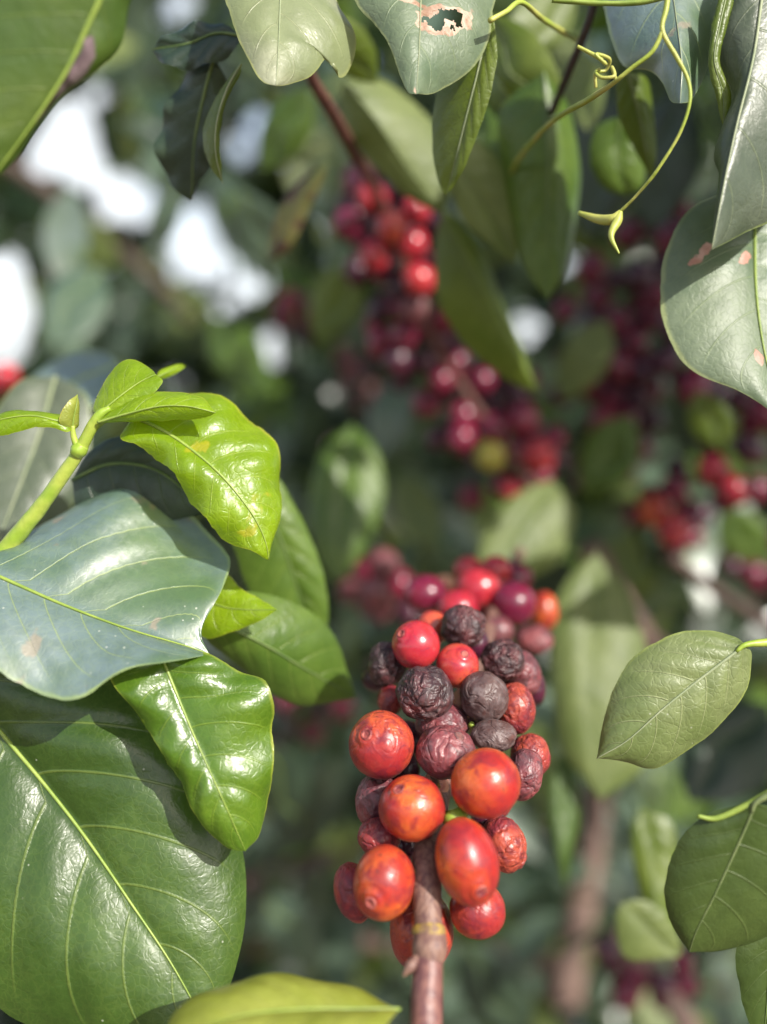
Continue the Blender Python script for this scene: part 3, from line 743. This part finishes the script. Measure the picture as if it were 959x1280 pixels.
# px, py, rx, ry, tilt(deg), depth, skin, apex (x right, y up, z to camera) or None, label
CH = [
 (477, 931, 41, 42, 0, 0.2160, 'redorange', (-.45, .5, .75), 'large red cherry with purple blush at the outer side of the cluster, mid height'),
 (520, 806, 30, 31, 0, 0.2310, 'red', (-.62, .52, .58), 'shiny red cherry with a clear crown ring, largest of the bright reds atop the cluster'),
 (572, 832, 27, 28, 0, 0.2290, 'redyellow', (.25, .62, .74), 'small glossy red cherry with a yellow base between the black dried cherries'),
 (579, 783, 28, 27, 0, 0.2380, 'black', None, 'black dried cherry with a deep groove at the very top of the cluster'),
 (484, 829, 25, 28, -15, 0.2370, 'black', None, 'shrivelled black cherry sticking out beside the shiny red ringed cherry'),
 (531, 866, 35, 34, 0, 0.2235, 'black', (.1, -.8, .5), 'largest wrinkled black cherry with red-tinted creases, below the shiny red cherry'),
 (605, 871, 31, 33, 10, 0.2235, 'grey', None, 'smooth dull grey-black cherry next to the largest wrinkled black cherry'),
 (553, 905, 33, 28, -8, 0.2245, 'purple', None, 'dark plum cherry squeezed behind the ring-marked plum cherry'),
 (557, 940, 37, 33, -5, 0.2150, 'purple', (.35, .75, .5), 'ring-marked dark plum cherry in the centre of the cluster'),
 (617, 920, 29, 21, 0, 0.2235, 'grey', None, 'flattened greyish plum cherry below the smooth grey-black cherry'),
 (629, 825, 27, 27, 0, 0.2360, 'black', None, 'coarsely wrinkled maroon-black cherry beside the small glossy red cherry'),
 (655, 842, 21, 29, 15, 0.2430, 'purple', None, 'wrinkled plum-red cherry tucked behind the maroon-black one'),
 (667, 858, 15, 24, 10, 0.2520, 'dark', None, 'shadowed dark cherry at the far outer edge behind the plum-red one'),
 (644, 886, 26, 32, 0, 0.2310, 'wrinkred', None, 'wrinkled red cherry at the outer side, behind the smooth grey-black cherry'),
 (663, 945, 25, 28, 0, 0.2260, 'wrinkred', None, 'wrinkled orange-red cherry at the outer edge beside the big orange cherry'),
 (655, 968, 24, 33, -15, 0.2210, 'purple', None, 'shrunken plum cherry pressed between the big orange cherry and the outer edge'),
 (607, 979, 44, 43, 20, 0.2060, 'orange', None, 'big smooth orange-red cherry nearest the centre of the cluster'),
 (515, 1010, 42, 40, 0, 0.2080, 'orange', (-.4, .75, .5), 'round orange-red cherry between the large red cherry and the green pedicel'),
 (473, 1003, 29, 37, 0, 0.2185, 'purple', None, 'purple shaded cherry hiding behind the round orange-red cherry'),
 (474, 1046, 27, 24, 0, 0.2165, 'wrinkred', None, 'dark brick-red cherry in shadow under the round orange-red cherry'),
 (584, 1077, 39, 54, 14, 0.1990, 'orange', (.20, -.46, .86), 'oblong glossy orange cherry with crown ring hanging over the branch'),
 (630, 1055, 28, 35, 20, 0.2140, 'wrinkred', (.55, -.75, .3), 'wrinkled rose-purple cherry beside the oblong orange cherry'),
 (597, 1137, 35, 34, -20, 0.2080, 'redorange', None, 'red-orange cherry peeking out below the oblong orange cherry'),
 (480, 1103, 39, 46, -8, 0.2030, 'orange', (-.35, -.25, .9), 'orange cherry with a small crown dimple, lowest large one beside the branch'),
 (442, 1115, 24, 37, 15, 0.2110, 'wrinkred', None, 'dull red cherry half hidden behind the dimpled orange cherry'),
 (527, 1163, 40, 49, 0, 0.2120, 'redorange', None, 'red-orange cherry directly behind the branch, lowest in the cluster'),
 (488, 875, 16, 19, 0, 0.2360, 'wrinkred', None, 'small brick-red cherry in the gap beside the largest wrinkled black cherry'),
 (541, 785, 21, 22, 0, 0.2470, 'redyellow', None, 'red cherry mostly hidden behind the shiny red ringed cherry'),
 (470, 848, 19, 17, 0, 0.2520, 'dark', None, 'unlit black cherry underneath the shrivelled black cherry'),
 (578, 880, 13, 21, 0, 0.2360, 'pink', None, 'pale peach cherry showing in the narrow gap between two black cherries'),
 (594, 805, 18, 21, 0, 0.2520, 'dark', None, 'dark cherry wedged behind the small glossy red cherry'),
 (500, 960, 25, 27, 0, 0.2320, 'dark', None, 'almost black cherry in the shaded gap under the large red cherry'),
 (545, 985, 17, 23, 0, 0.2260, 'pink', None, 'pinkish tan cherry sliver between the two big orange cherries'),
 (610, 1025, 21, 19, 0, 0.2220, 'dark', None, 'shaded cherry in the dark gap above the rose-purple cherry'),
 (508, 925, 24, 24, 0, .236, 'dark', None, 'shadowed black cherry behind the large red cherry and the dark plum one'),
 (600, 900, 20, 20, 0, .240, 'dark', None, 'black cherry deep between the smooth grey-black and the greyish plum ones'),
 (560, 975, 22, 20, 0, .234, 'darkred', None, 'dark red cherry deep in the gap above the green pedicel'),
 (618, 1000, 22, 24, 0, .230, 'wrinkred', None, 'shadowed brick-red cherry behind the lower rim of the big smooth orange cherry'),
 (508, 1055, 20, 22, 0, .226, 'dark', None, 'black shadowed cherry beside the upper branch, under the round orange-red cherry'),
 (622, 862, 22, 22, 0, .248, 'dark', None, 'dark cherry deep behind the coarsely wrinkled maroon-black one'),
 (622, 788, 20, 19, 0, 0.2840, 'purple', None, 'soft-focus plum cherry behind the deeply grooved black cherry'),
 (667, 800, 25, 19, -5, 0.2920, 'purple', None, 'soft-focus oval plum-brown cherry at the outer edge of the far cluster'),
 (532, 742, 27, 24, 0, 0.2970, 'darkred', None, 'soft-focus crimson cherry standing apart at the near end of the far cluster'),
 (598, 735, 29, 27, 0, 0.2970, 'red', None, 'soft-focus bright scarlet cherry in the middle of the far cluster'),
 (586, 713, 19, 18, 0, 0.3140, 'red', None, 'soft-focus pinkish red cherry peeking above the bright scarlet one'),
 (620, 712, 20, 18, 0, 0.3120, 'red', None, 'soft-focus rosy cherry at the top of the far cluster'),
 (642, 754, 28, 28, 0, 0.2920, 'darkred', None, 'soft-focus purple-red cherry beside the bright scarlet one'),
 (572, 760, 26, 23, 0, 0.2880, 'red', None, 'soft-focus red cherry just below the bright scarlet one'),
 (556, 734, 16, 16, 0, 0.3120, 'pink', None, 'soft-focus pale pink cherry between the crimson and the scarlet ones'),
 (680, 764, 18, 25, 0, 0.3140, 'orange', None, 'soft-focus orange-brown cherry at the far outer side of the far cluster'),
 (646, 722, 20, 19, 0, 0.3170, 'darkred', None, 'soft-focus dusky rose cherry behind the purple-red one'),
 (606, 768, 21, 19, 0, 0.3070, 'darkred', None, 'soft-focus dark red cherry low in the middle of the far cluster'),
]
ds = np.array([c[5] for c in CH])
rpx = np.array([(c[2] + c[3]) / 2 for c in CH])
dirs = np.array([((c[0] - 479.5) / F, (640 - c[1]) / F, 1) for c in CH])
d0 = ds.copy()
for it in range(200):
    pos = dirs * ds[:, None]; rad = rpx * ds / F
    mv = np.zeros(len(ds)); 
    for i in range(len(ds)):
        for j in range(i + 1, len(ds)):
            gap = np.linalg.norm(pos[i] - pos[j]) - 0.90 * (rad[i] + rad[j])
            if gap < 0:
                s = 1 if d0[i] < d0[j] else -1
                mv[i] += s * gap * .25; mv[j] -= s * gap * .25
    ds = np.clip(ds + np.clip(mv, -.0006, .0006), d0 - .006, d0 + .012)
SPHERES = []
def cherry_mesh(verts, rx, ry, rz, tilt, skin, apex, seed, hi):
    """camera-axis ellipsoid with crown rim, creases and gentle lumps"""
    v = verts.copy()
    wr = {'black': .05, 'purple': .022, 'wrinkred': .022, 'grey': .016, 'redorange': .008}.get(skin, .0)
    lump = {'black': .07, 'purple': .04, 'wrinkred': .04, 'grey': .03}.get(skin, .025)
    r = np.ones(len(v))
    dent = {'black': .16, 'grey': .12, 'purple': .11, 'wrinkred': .06}.get(skin, .0)
    gax = Vector((math.sin(seed * 7), math.cos(seed * 5), .4)).normalized()
    ap = np.array(Vector(apex).normalized()) if apex else None
    for i, p in enumerate(v):
        q = Vector(p)
        x = lump * noise.noise(q * 1.4 + Vector((seed, 0, 0)))
        if wr:
            n1 = noise.noise(q * 2.7 + Vector((0, seed, 0)) + 0.5 * noise.noise_vector(q * 2.2))
            n2 = noise.noise(q * 6.5 + Vector((seed, seed, 0)) + 0.4 * noise.noise_vector(q * 5))
            x += wr * (0.9 - 2.4 * abs(n1)) * .7 + wr * .5 * (0.7 - 2 * abs(n2))
        if dent:
            x -= dent * max(0.0, noise.noise(q * 1.7 + Vector((seed * 2, 3, seed))) + .05)
        if skin == 'black':
            g = abs(q.dot(gax)); x -= .10 * math.exp(-(g / .06) ** 2) * (0.5 + 0.5 * noise.noise(q * 1.5 + Vector((seed, 2, 1))))
        r[i] += x
    if ap is not None:
        th = np.arccos(np.clip(v @ ap, -1, 1))
        r += .030 * np.exp(-((th - .24) / .07) ** 2) - .025 * np.exp(-(th / .14) ** 2) - 0.02 * np.exp(-((th - .42) / .10) ** 2)
    v = v * r[:, None] * np.array([rx, ry, rz])
    c, s = math.cos(math.radians(tilt)), math.sin(math.radians(tilt))
    x = v[:, 0] * c - v[:, 1] * s; y = v[:, 0] * s + v[:, 1] * c
    v = np.stack([x, y, v[:, 2]], 1)
    return v @ CAMR

for i, (px, py, rx, ry, tilt, _, skin, apex, label) in enumerate(CH):
    d = float(ds[i]); s = d / F
    sharp = d < .245
    root = empty('coffee_cherry', P(px, py, d)); tag(root, label, 'cherry', 'cherries of the sharp cluster' if 'soft-focus' not in label else 'cherries of the far cluster')
    V, Fc = (ICO5 if skin in ('black', 'purple', 'wrinkred', 'grey') else ICO4) if sharp else ICO3
    rz = (rx + ry) / 2
    vv = cherry_mesh(V, rx * s, ry * s, rz * s, tilt, skin, apex, i * 1.37 + .5, sharp)
    mesh_obj('skin', vv, Fc, MC[skin], root)
    SPHERES.append((root.location.copy(), rz * s))
    if apex:
        ap = Vector(apex).normalized()
        c, sn = math.cos(math.radians(tilt)), math.sin(math.radians(tilt))
        loc = Vector((ap.x * rx * s, ap.y * ry * s, ap.z * rz * s)); nrm = Vector((ap.x / rx, ap.y / ry, ap.z / rz)).normalized()
        rot = lambda q: Vector((q.x * c - q.y * sn, q.x * sn + q.y * c, q.z))
        loc, nrm = rot(loc), rot(nrm)
        W3 = lambda q: RIGHT * q.x + UP * q.y - FWD * q.z
        loc, nrm = W3(loc), W3(nrm)
        loc = Vector(vv[int(np.argmax(V @ np.array(ap)))])
        t1 = nrm.orthogonal().normalized(); t2 = nrm.cross(t1)
        R = rz * s
        prof = [(0, .004), (.05, .012), (.085, .004), (.11, .010), (.145, .030), (.18, .028), (.215, .006), (.235, -.03)]
        sv, sf = [], []
        for a_, h_ in prof:
            for k in range(24):
                an = 2 * math.pi * k / 24
                wob = 1 + .10 * noise.noise(Vector((math.cos(an) * 1.5, math.sin(an) * 1.5, i)))
                sv.append(loc * .995 + (t1 * math.cos(an) + t2 * math.sin(an)) * R * a_ * wob * .9 + nrm * R * (h_ * 1.5 + .010))
        for a_ in range(len(prof) - 1):
            for k in range(24):
                k2 = (k + 1) % 24
                sf.append((a_ * 24 + k, a_ * 24 + k2, (a_ + 1) * 24 + k2, (a_ + 1) * 24 + k))
        mesh_obj('crown_scar', sv, sf, M_SCAR if skin in ('red', 'orange', 'redyellow', 'redorange') else M_SCAR_D, root)

# visible pedicels
stem_thing('cherry_pedicel', 'short green pedicel between the two big orange cherries', 'pedicel',
           [(548, 1020, .215), (562, 1022, .2075), (572, 1020, .207), (585, 1008, .210)], [.0012, .0016, .0017, .0012], M_SHOOT, part='stalk')
stem_thing('cherry_pedicel', 'tiny yellow pedicel tip beside the greyish plum cherry', 'pedicel',
           [(589, 915, .232), (589, 908, .2255), (590, 905, .2235)], [.0007, .0008, .0006], M_SHOOT, part='stalk')
stem_thing('cherry_pedicel', 'thin ochre pedicel joining the dimpled orange cherry to the branch', 'pedicel',
           [(512, 1086, .203), (519, 1092, .204), (527, 1098, .204)], [.0009, .0008, .0009], M_COLLAR, part='stalk')

# ------------------------------------------------------------------ out-of-focus cherries
BG = {}
def bg_master(skin):
    if skin not in BG:
        v = cherry_mesh(ICO3[0], 1, 1.08, 1, 0, skin, (.2, -.5, .8), hash(skin) % 7 + .3 if False else len(BG) * 1.7 + .3, False)
        me = bpy.data.meshes.new('coffee_cherry')
        me.from_pydata([tuple(x * .0068) for x in v], [], ICO3[1])
        me.polygons.foreach_set('use_smooth', [True] * len(me.polygons))
        me.materials.append(MC[skin])
        BG[skin] = me
    return BG[skin]
def bg_cherry(px, py, d, rpx_, skin, label, group):
    o = bpy.data.objects.new('coffee_cherry', bg_master(skin))
    o.location = P(px, py, d)
    o.scale = (rpx_ * d / F / .0068,) * 3
    o.rotation_euler = (random.uniform(-.6, .6), random.uniform(-.6, .6), random.uniform(0, 6))
    COL.objects.link(o)
    tag(o, label, 'cherry', group)
    return o
def string(explicit, path, n, spread, skins, r, labels, group):
    pts = []
    for (x, y, d, rr, sk) in explicit:
        bg_cherry(x, y, d, rr, sk, labels[sk], group); pts.append((x, y, d, rr))
    c = catmull(path, 200); tries = 0; made = 0
    while made < n and tries < 6000:
        tries += 1
        q = c[random.randrange(len(c))]
        x, y = q[0] + random.gauss(0, spread), q[1] + random.gauss(0, spread)
        d = q[2] + random.uniform(0.0, .05); rr = r * random.uniform(.85, 1.12) * (path[0][2] / d)
        if any(math.hypot(x - a, y - b) < (rr + e) * .80 and abs(d - z) < .020 for a, b, z, e in pts): continue
        sk = random.choice(skins)
        bg_cherry(x, y, d, rr, sk, labels[sk], group); pts.append((x, y, d, rr)); made += 1

def L(where):
    return {'red': f'blurred bright red cherry {where}', 'darkred': f'blurred dark red cherry {where}', 'dark': f'blurred blackish purple cherry {where}',
            'purple': f'blurred dusky plum cherry {where}', 'green': f'blurred unripe yellow-green cherry {where}', 'redyellow': f'blurred half-ripe orange and yellow cherry {where}', 'orange': f'blurred orange cherry {where}', 'pink': f'blurred salmon cherry {where}'}
string([(466, 250, .385, 20, 'red'), (520, 264, .385, 18, 'red'), (490, 285, .375, 20, 'redyellow'), (516, 305, .378, 19, 'red'), (468, 321, .380, 19, 'red'),
        (524, 350, .380, 20, 'red'), (434, 280, .385, 19, 'darkred'), (545, 283, .40, 19, 'dark'), (495, 237, .41, 18, 'dark'), (520, 385, .395, 18, 'purple'),
        (613, 570, .42, 19, 'green'), (655, 525, .42, 20, 'darkred'), (675, 570, .42, 20, 'red'), (617, 535, .42, 18, 'darkred'), (577, 548, .42, 18, 'darkred'), (580, 520, .425, 18, 'darkred'),
        (571, 455, .42, 17, 'darkred'), (552, 475, .42, 17, 'darkred'), (603, 476, .42, 16, 'darkred'), (640, 612, .43, 15, 'red')],
       [(470, 250, .395), (510, 330, .40), (520, 400, .405), (560, 460, .42), (610, 520, .43), (645, 570, .43)], 95, 22, ['darkred', 'dark', 'dark', 'darkred'], 18,
       L('on the long string hanging from the red-brown twig'), 'cherries on the long hanging string')
string([(892, 586, .43, 19, 'red'), (918, 613, .42, 19, 'red'), (945, 612, .43, 17, 'darkred'), (935, 560, .43, 18, 'dark'), (955, 520, .43, 18, 'darkred')],
       [(960, 500, .44), (935, 560, .44), (915, 600, .44)], 14, 22, ['dark', 'dark', 'darkred'], 18, L('in the cluster below the pink-scarred leaf'), 'cherries below the pink-scarred leaf')
string([(818, 637, .46, 20, 'orange'), (842, 662, .46, 20, 'red')], [(835, 620, .48), (850, 655, .48)], 9, 18, ['darkred', 'dark'], 17,
       L('in the small group under the dark string of cherries'), 'cherries in the small group with an orange one')
string([(838, 300, .46, 19, 'darkred'), (770, 458, .46, 18, 'darkred'), (868, 487, .45, 20, 'darkred'), (800, 345, .46, 18, 'dark'), (752, 530, .47, 18, 'darkred')],
       [(830, 310, .47), (800, 380, .48), (790, 430, .48), (760, 490, .48), (745, 540, .48)], 46, 30, ['dark', 'darkred', 'darkred'], 18,
       L('on the deeply shaded string beside the pink-scarred leaf'), 'cherries on the shaded string')
string([], [(840, 430, .45), (880, 500, .45)], 12, 20, ['darkred', 'dark'], 18, L('under the rim of the pink-scarred leaf'), 'cherries under the rim of the pink-scarred leaf')
string([(480, 705, .40, 20, 'purple'), (470, 740, .40, 20, 'purple'), (500, 730, .41, 18, 'darkred')], [(450, 700, .42), (490, 760, .42)], 9, 18, ['darkred', 'purple', 'dark'], 18,
       L('in the group hidden behind the soft-focus crimson cherry'), 'cherries behind the far cluster')
string([(8, 470, .45, 16, 'red')], [(-10, 470, .46), (-30, 480, .46)], 2, 8, ['darkred'], 16, L('at the outer edge above the curled side leaf'), 'cherries at the edge above the shoot')
string([], [(340, 388, .60), (410, 388, .60)], 9, 9, ['dark', 'darkred'], 14, L('in the small distant group below the withered leaf'), 'cherries below the withered leaf')
string([], [(450, 450, .62), (460, 500, .62)], 8, 16, ['dark', 'purple'], 13, L('in the distant group behind the long hanging string'), 'cherries behind the long hanging string')
string([], [(780, 1200, .48), (850, 1240, .48)], 10, 18, ['dark', 'darkred'], 17, L('among the brown branches below the pale leaf tip'), 'cherries among the low branches')
string([], [(940, 700, .50), (965, 740, .50)], 6, 14, ['darkred', 'dark'], 16, L('above the stalk of the finely veined oval leaf'), 'cherries above the oval leaf stalk')
string([], [(740, 590, .52), (800, 560, .52)], 6, 14, ['darkred', 'dark'], 15, L('in the shade between the two hanging strings'), 'cherries between the two strings')
string([], [(350, 905, .60), (430, 890, .60)], 6, 12, ['darkred', 'dark'], 14, L('in the shade behind the pointing shaded leaf'), 'cherries behind the pointing leaf')

# ------------------------------------------------------------------ blurred branches
stem_thing('coffee_branch', 'thick blurred pinkish-brown trunk rising behind the dim round-based leaf', 'branch',
    [(690, 1330, .74), (715, 1200, .74), (735, 1080, .75), (750, 960, .78), (770, 850, .80)], [.014, .013, .012, .011, .009], M_BARK, bump=.2)
stem_thing('coffee_branch', 'blurred horizontal pinkish branch behind the foot of the cluster', 'branch',
    [(300, 1180, .86), (400, 1172, .84), (500, 1178, .82), (620, 1195, .80), (730, 1210, .80)], [.009, .009, .009, .008, .008], M_BARK, bump=.2)
stem_thing('coffee_branch', 'slanting blurred tan branch above the finely veined oval leaf', 'branch',
    [(735, 680, .50), (765, 735, .50), (800, 790, .51), (850, 850, .53)], [.007, .007, .0075, .008], M_BARK, bump=.2)
stem_thing('coffee_branch', 'thin blurred brown branch sloping down to the oval leaf stalk', 'branch',
    [(830, 690, .50), (890, 735, .48), (960, 780, .46), (1010, 800, .45)], [.003, .0035, .0035, .004], M_BARK, bump=.2)
stem_thing('coffee_branch', 'blurred knobbly brown twig among the low cherries', 'branch',
    [(770, 1160, .50), (810, 1210, .50), (850, 1265, .50), (870, 1310, .50)], [.005, .006, .006, .007], M_BARK, bump=.2)
stem_thing('coffee_branch', 'dark slanting blurred branch below the bright sky gap', 'branch',
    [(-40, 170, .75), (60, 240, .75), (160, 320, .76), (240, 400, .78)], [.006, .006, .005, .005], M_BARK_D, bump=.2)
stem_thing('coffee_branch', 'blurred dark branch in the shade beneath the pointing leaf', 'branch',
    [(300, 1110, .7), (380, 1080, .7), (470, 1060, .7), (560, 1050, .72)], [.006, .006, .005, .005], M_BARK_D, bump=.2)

# ------------------------------------------------------------------ background foliage mass
HOLES = [(85, 150, 18), (76, 180, 22), (104, 208, 22), (150, 247, 24), (172, 254, 15), (55, 200, 14), (232, 292, 16), (250, 315, 22), (285, 345, 20), (320, 356, 12), (244, 268, 9),
         (0, 350, 26), (14, 395, 24), (5, 432, 20), (-40, 400, 50), (180, 25, 14), (225, 8, 12), (332, 440, 10), (660, 412, 11), (120, 120, 8),
         (322, 155, 9), (300, 188, 8), (368, 195, 8), (635, 655, 6), (300, 445, 6), (650, 60, 6), (455, 75, 7), (700, 330, 6), (40, 290, 6), (130, 330, 7), (420, 560, 6), (390, 300, 7), (270, 400, 6)]
def leaf_verts(L_, W_, rot, loc, bend, nseg=6):
    prof = [0, .62, .95, 1, .85, .5, 0]
    vs, fs = [], []
    for i in range(nseg + 1):
        t = i / nseg
        for j, sgn in enumerate((-1, 0, 1)):
            q = Vector((sgn * prof[i] * W_ / 2, t * L_, bend * L_ * (t * t) * -1 + abs(sgn) * prof[i] * W_ * .12))
            vs.append(rot @ q + loc)
    for i in range(nseg):
        for j in range(2):
            a = i * 3 + j
            fs.append((a, a + 1, a + 4, a + 3))
    return vs, fs
def blocked(vs):
    for i in range(0, len(vs) - 2, 1):
        q = proj(vs[i])
        if q is None: return True
        for hx, hy, hr in HOLES:
            if (q[0] - hx) ** 2 + (q[1] - hy) ** 2 < (hr + 1) ** 2: return True
    return False
def foliage(name, n, rangef, mats, size, kind_label=None):
    V_, F_, A1, A2, MI = [], [], [], [], []
    made = tries = 0
    while made < n and tries < n * 12:
        tries += 1
        x, y, d = rangef()
        loc = P(x, y, d)
        if loc.z < 0.05: continue
        yaw = random.uniform(0, 2 * math.pi); tilt = random.uniform(-1.25, .2); roll = random.gauss(0, .5)
        rot = (Matrix.Rotation(yaw, 3, 'Z') @ Matrix.Rotation(tilt, 3, 'X') @ Matrix.Rotation(roll, 3, 'Y'))
        L_ = size * random.uniform(.7, 1.25)
        vs, fs = leaf_verts(L_, L_ * random.uniform(.36, .46), rot, loc, random.uniform(0, .35))
        if size < .1 and random.random() < .009: pass
        elif blocked(vs): continue
        o = len(V_)
        V_ += vs; F_ += [tuple(o + k for k in f) for f in fs]
        mi = random.choices(range(len(mats)), [w for _, w in mats])[0]
        MI += [mi] * len(fs)
        ph = random.random()
        for i in range(7):
            for s_ in (1, 0, 1): A1.append(7 * (i / 6) - 2 * s_ + ph); A2.append(s_ * .9)
        made += 1
    base = P(480, 640, 1.0)
    ob = mesh_obj(name, [v - base for v in V_], F_, ML[mats[0][0]], None, base, attrs={'phi': A1, 'av': A2})
    for m, _ in mats[1:]: ob.data.materials.append(ML[m])
    ob.data.polygons.foreach_set('material_index', MI)
    tag(ob, kind='stuff')
    return ob
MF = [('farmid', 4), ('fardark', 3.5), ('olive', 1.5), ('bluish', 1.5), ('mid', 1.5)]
foliage('foliage', 6500, lambda: (random.uniform(-450, 1400), random.uniform(-250, 1500), random.uniform(1.2, 3.2)), MF, .15)
foliage('foliage', 16000, lambda: (random.uniform(-150, 1100), random.uniform(-100, 800), random.uniform(1.4, 2.6)), MF, .085)
foliage('foliage', 330, lambda: (random.uniform(-250, 1200), random.uniform(-100, 1400), random.uniform(.7, 1.2)), MF, .10)
foliage('foliage', 700, lambda: (random.uniform(-150, 1100), random.uniform(-50, 1350), random.uniform(.52, 1.0)), MF, .055)
# unseen leaves added above and right of the frame to shade the hollow behind
foliage('foliage', 170, lambda: (random.uniform(1080, 1700), random.uniform(-900, -150), random.uniform(.26, .50)), MF, .09)
foliage('foliage', 160, lambda: (random.uniform(1000, 1900), random.uniform(-1000, -160), random.uniform(.5, 1.1)), MF, .11)

SUN_C = (.512, -.705, .489)
def shade_clump(px, py, d, t, r):  # unseen leaves added towards the sun to shade a chosen background spot
    cx, cd, cu = (px - 479.5) / F * d + SUN_C[0] * t, d + SUN_C[1] * t, (640 - py) / F * d + SUN_C[2] * t
    def f():
        x, z, u = cx + random.gauss(0, r), max(.15, cd + random.gauss(0, r * .6)), cu + random.gauss(0, r)
        return 479.5 + F * x / z, 640 - F * u / z, z
    def g():
        while True:
            q = f()
            if q[0] > 1060 + 110 / q[2] * .25 or q[1] < -60 - 60 / q[2] * .25: return q
    return g
for args, n_ in (((775, 210, .42, .21, .035), 60), ((800, 400, .48, .27, .035), 45), ((380, 1010, .62, .5, .05), 45), ((600, 1230, .6, .5, .04), 30)):
    foliage('foliage', n_, shade_clump(*args), MF, .07)

# ------------------------------------------------------------------ ground, sky, sun
soil = simple_mat('soil', G(.10, .065, .045), G(.16, .11, .08), 3, .9, .8, 20)
me_s = 600
gv, gf = [], []
N = 60
for i in range(N + 1):
    for j in range(N + 1):
        x = (i / N * 2 - 1); y = (j / N * 2 - 1)
        X = math.copysign(abs(x) ** 3, x) * me_s; Y = math.copysign(abs(y) ** 3, y) * me_s
        gv.append((X, Y, .03 * noise.noise(Vector((X, Y, 0)) * .7)))
for i in range(N):
    for j in range(N):
        a = i * (N + 1) + j
        gf.append((a, a + N + 1, a + N + 2, a + 1))
g = mesh_obj('ground', gv, gf, soil); tag(g, kind='structure')

SUN_AZ = math.radians(38)      # behind the camera, to its right
SUN_EL = math.radians(34)
to_sun = Vector((math.sin(SUN_AZ) * math.cos(SUN_EL), -math.cos(SUN_AZ) * math.cos(SUN_EL), math.sin(SUN_EL)))
sd = bpy.data.lights.new('sun', 'SUN'); sd.energy = 4.6; sd.angle = math.radians(.53); sd.color = (1, .95, .87)
so = bpy.data.objects.new('sun', sd); COL.objects.link(so)
so.rotation_euler = to_sun.to_track_quat('Z', 'Y').to_euler()
w = bpy.data.worlds.new('World'); scene.world = w; w.use_nodes = True
nt = w.node_tree; bgn = nt.nodes['Background']
sky = nt.nodes.new('ShaderNodeTexSky'); sky.sky_type = 'NISHITA'; sky.sun_disc = False
sky.sun_elevation = SUN_EL; sky.sun_rotation = math.atan2(to_sun.x, to_sun.y)
sky.dust_density = 3.0; sky.air_density = 1.0
tc = nt.nodes.new('ShaderNodeTexCoord')
sx = nt.nodes.new('ShaderNodeSeparateXYZ'); nt.links.new(tc.outputs['Generated'], sx.inputs[0])
nz = nt.nodes.new('ShaderNodeTexNoise'); nz.inputs['Scale'].default_value = 3.0; nz.inputs['Detail'].default_value = 5
nt.links.new(tc.outputs['Generated'], nz.inputs['Vector'])
m1 = nt.nodes.new('ShaderNodeMapRange'); m1.inputs[1].default_value = .10; m1.inputs[2].default_value = .38; m1.inputs[3].default_value = 1; m1.inputs[4].default_value = 0
nt.links.new(sx.outputs['Z'], m1.inputs[0])
m2 = nt.nodes.new('ShaderNodeMapRange'); m2.inputs[1].default_value = .48; m2.inputs[2].default_value = .62
nt.links.new(nz.outputs[0], m2.inputs[0])
mx = nt.nodes.new('ShaderNodeMath'); mx.operation = 'MAXIMUM'
nt.links.new(m1.outputs[0], mx.inputs[0]); nt.links.new(m2.outputs[0], mx.inputs[1])
mq = nt.nodes.new('ShaderNodeMath'); mq.operation = 'MULTIPLY'; mq.inputs[1].default_value = .9
m3 = nt.nodes.new('ShaderNodeMapRange'); m3.inputs[1].default_value = .40; m3.inputs[2].default_value = .62; m3.inputs[3].default_value = 1; m3.inputs[4].default_value = .12
nt.links.new(sx.outputs['Z'], m3.inputs[0])
mz = nt.nodes.new('ShaderNodeMath'); mz.operation = 'MULTIPLY'
nt.links.new(mx.outputs[0], mz.inputs[0]); nt.links.new(m3.outputs[0], mz.inputs[1])
nt.links.new(mz.outputs[0], mq.inputs[0])
mc = nt.nodes.new('ShaderNodeMix'); mc.data_type = 'RGBA'
nt.links.new(mq.outputs[0], mc.inputs['Factor']); nt.links.new(sky.outputs[0], mc.inputs[6]); mc.inputs[7].default_value = (7.5, 7.8, 8.0, 1)
nt.links.new(mc.outputs[2], bgn.inputs[0]); bgn.inputs[1].default_value = .125

scene.view_settings.view_transform = 'Standard'
scene.view_settings.look = 'None'
scene.view_settings.gamma = 1
scene.view_settings.use_curve_mapping = False
scene.view_settings.exposure = 0.72
scene.cycles.max_bounces = 8
scene.cycles.use_denoising = True
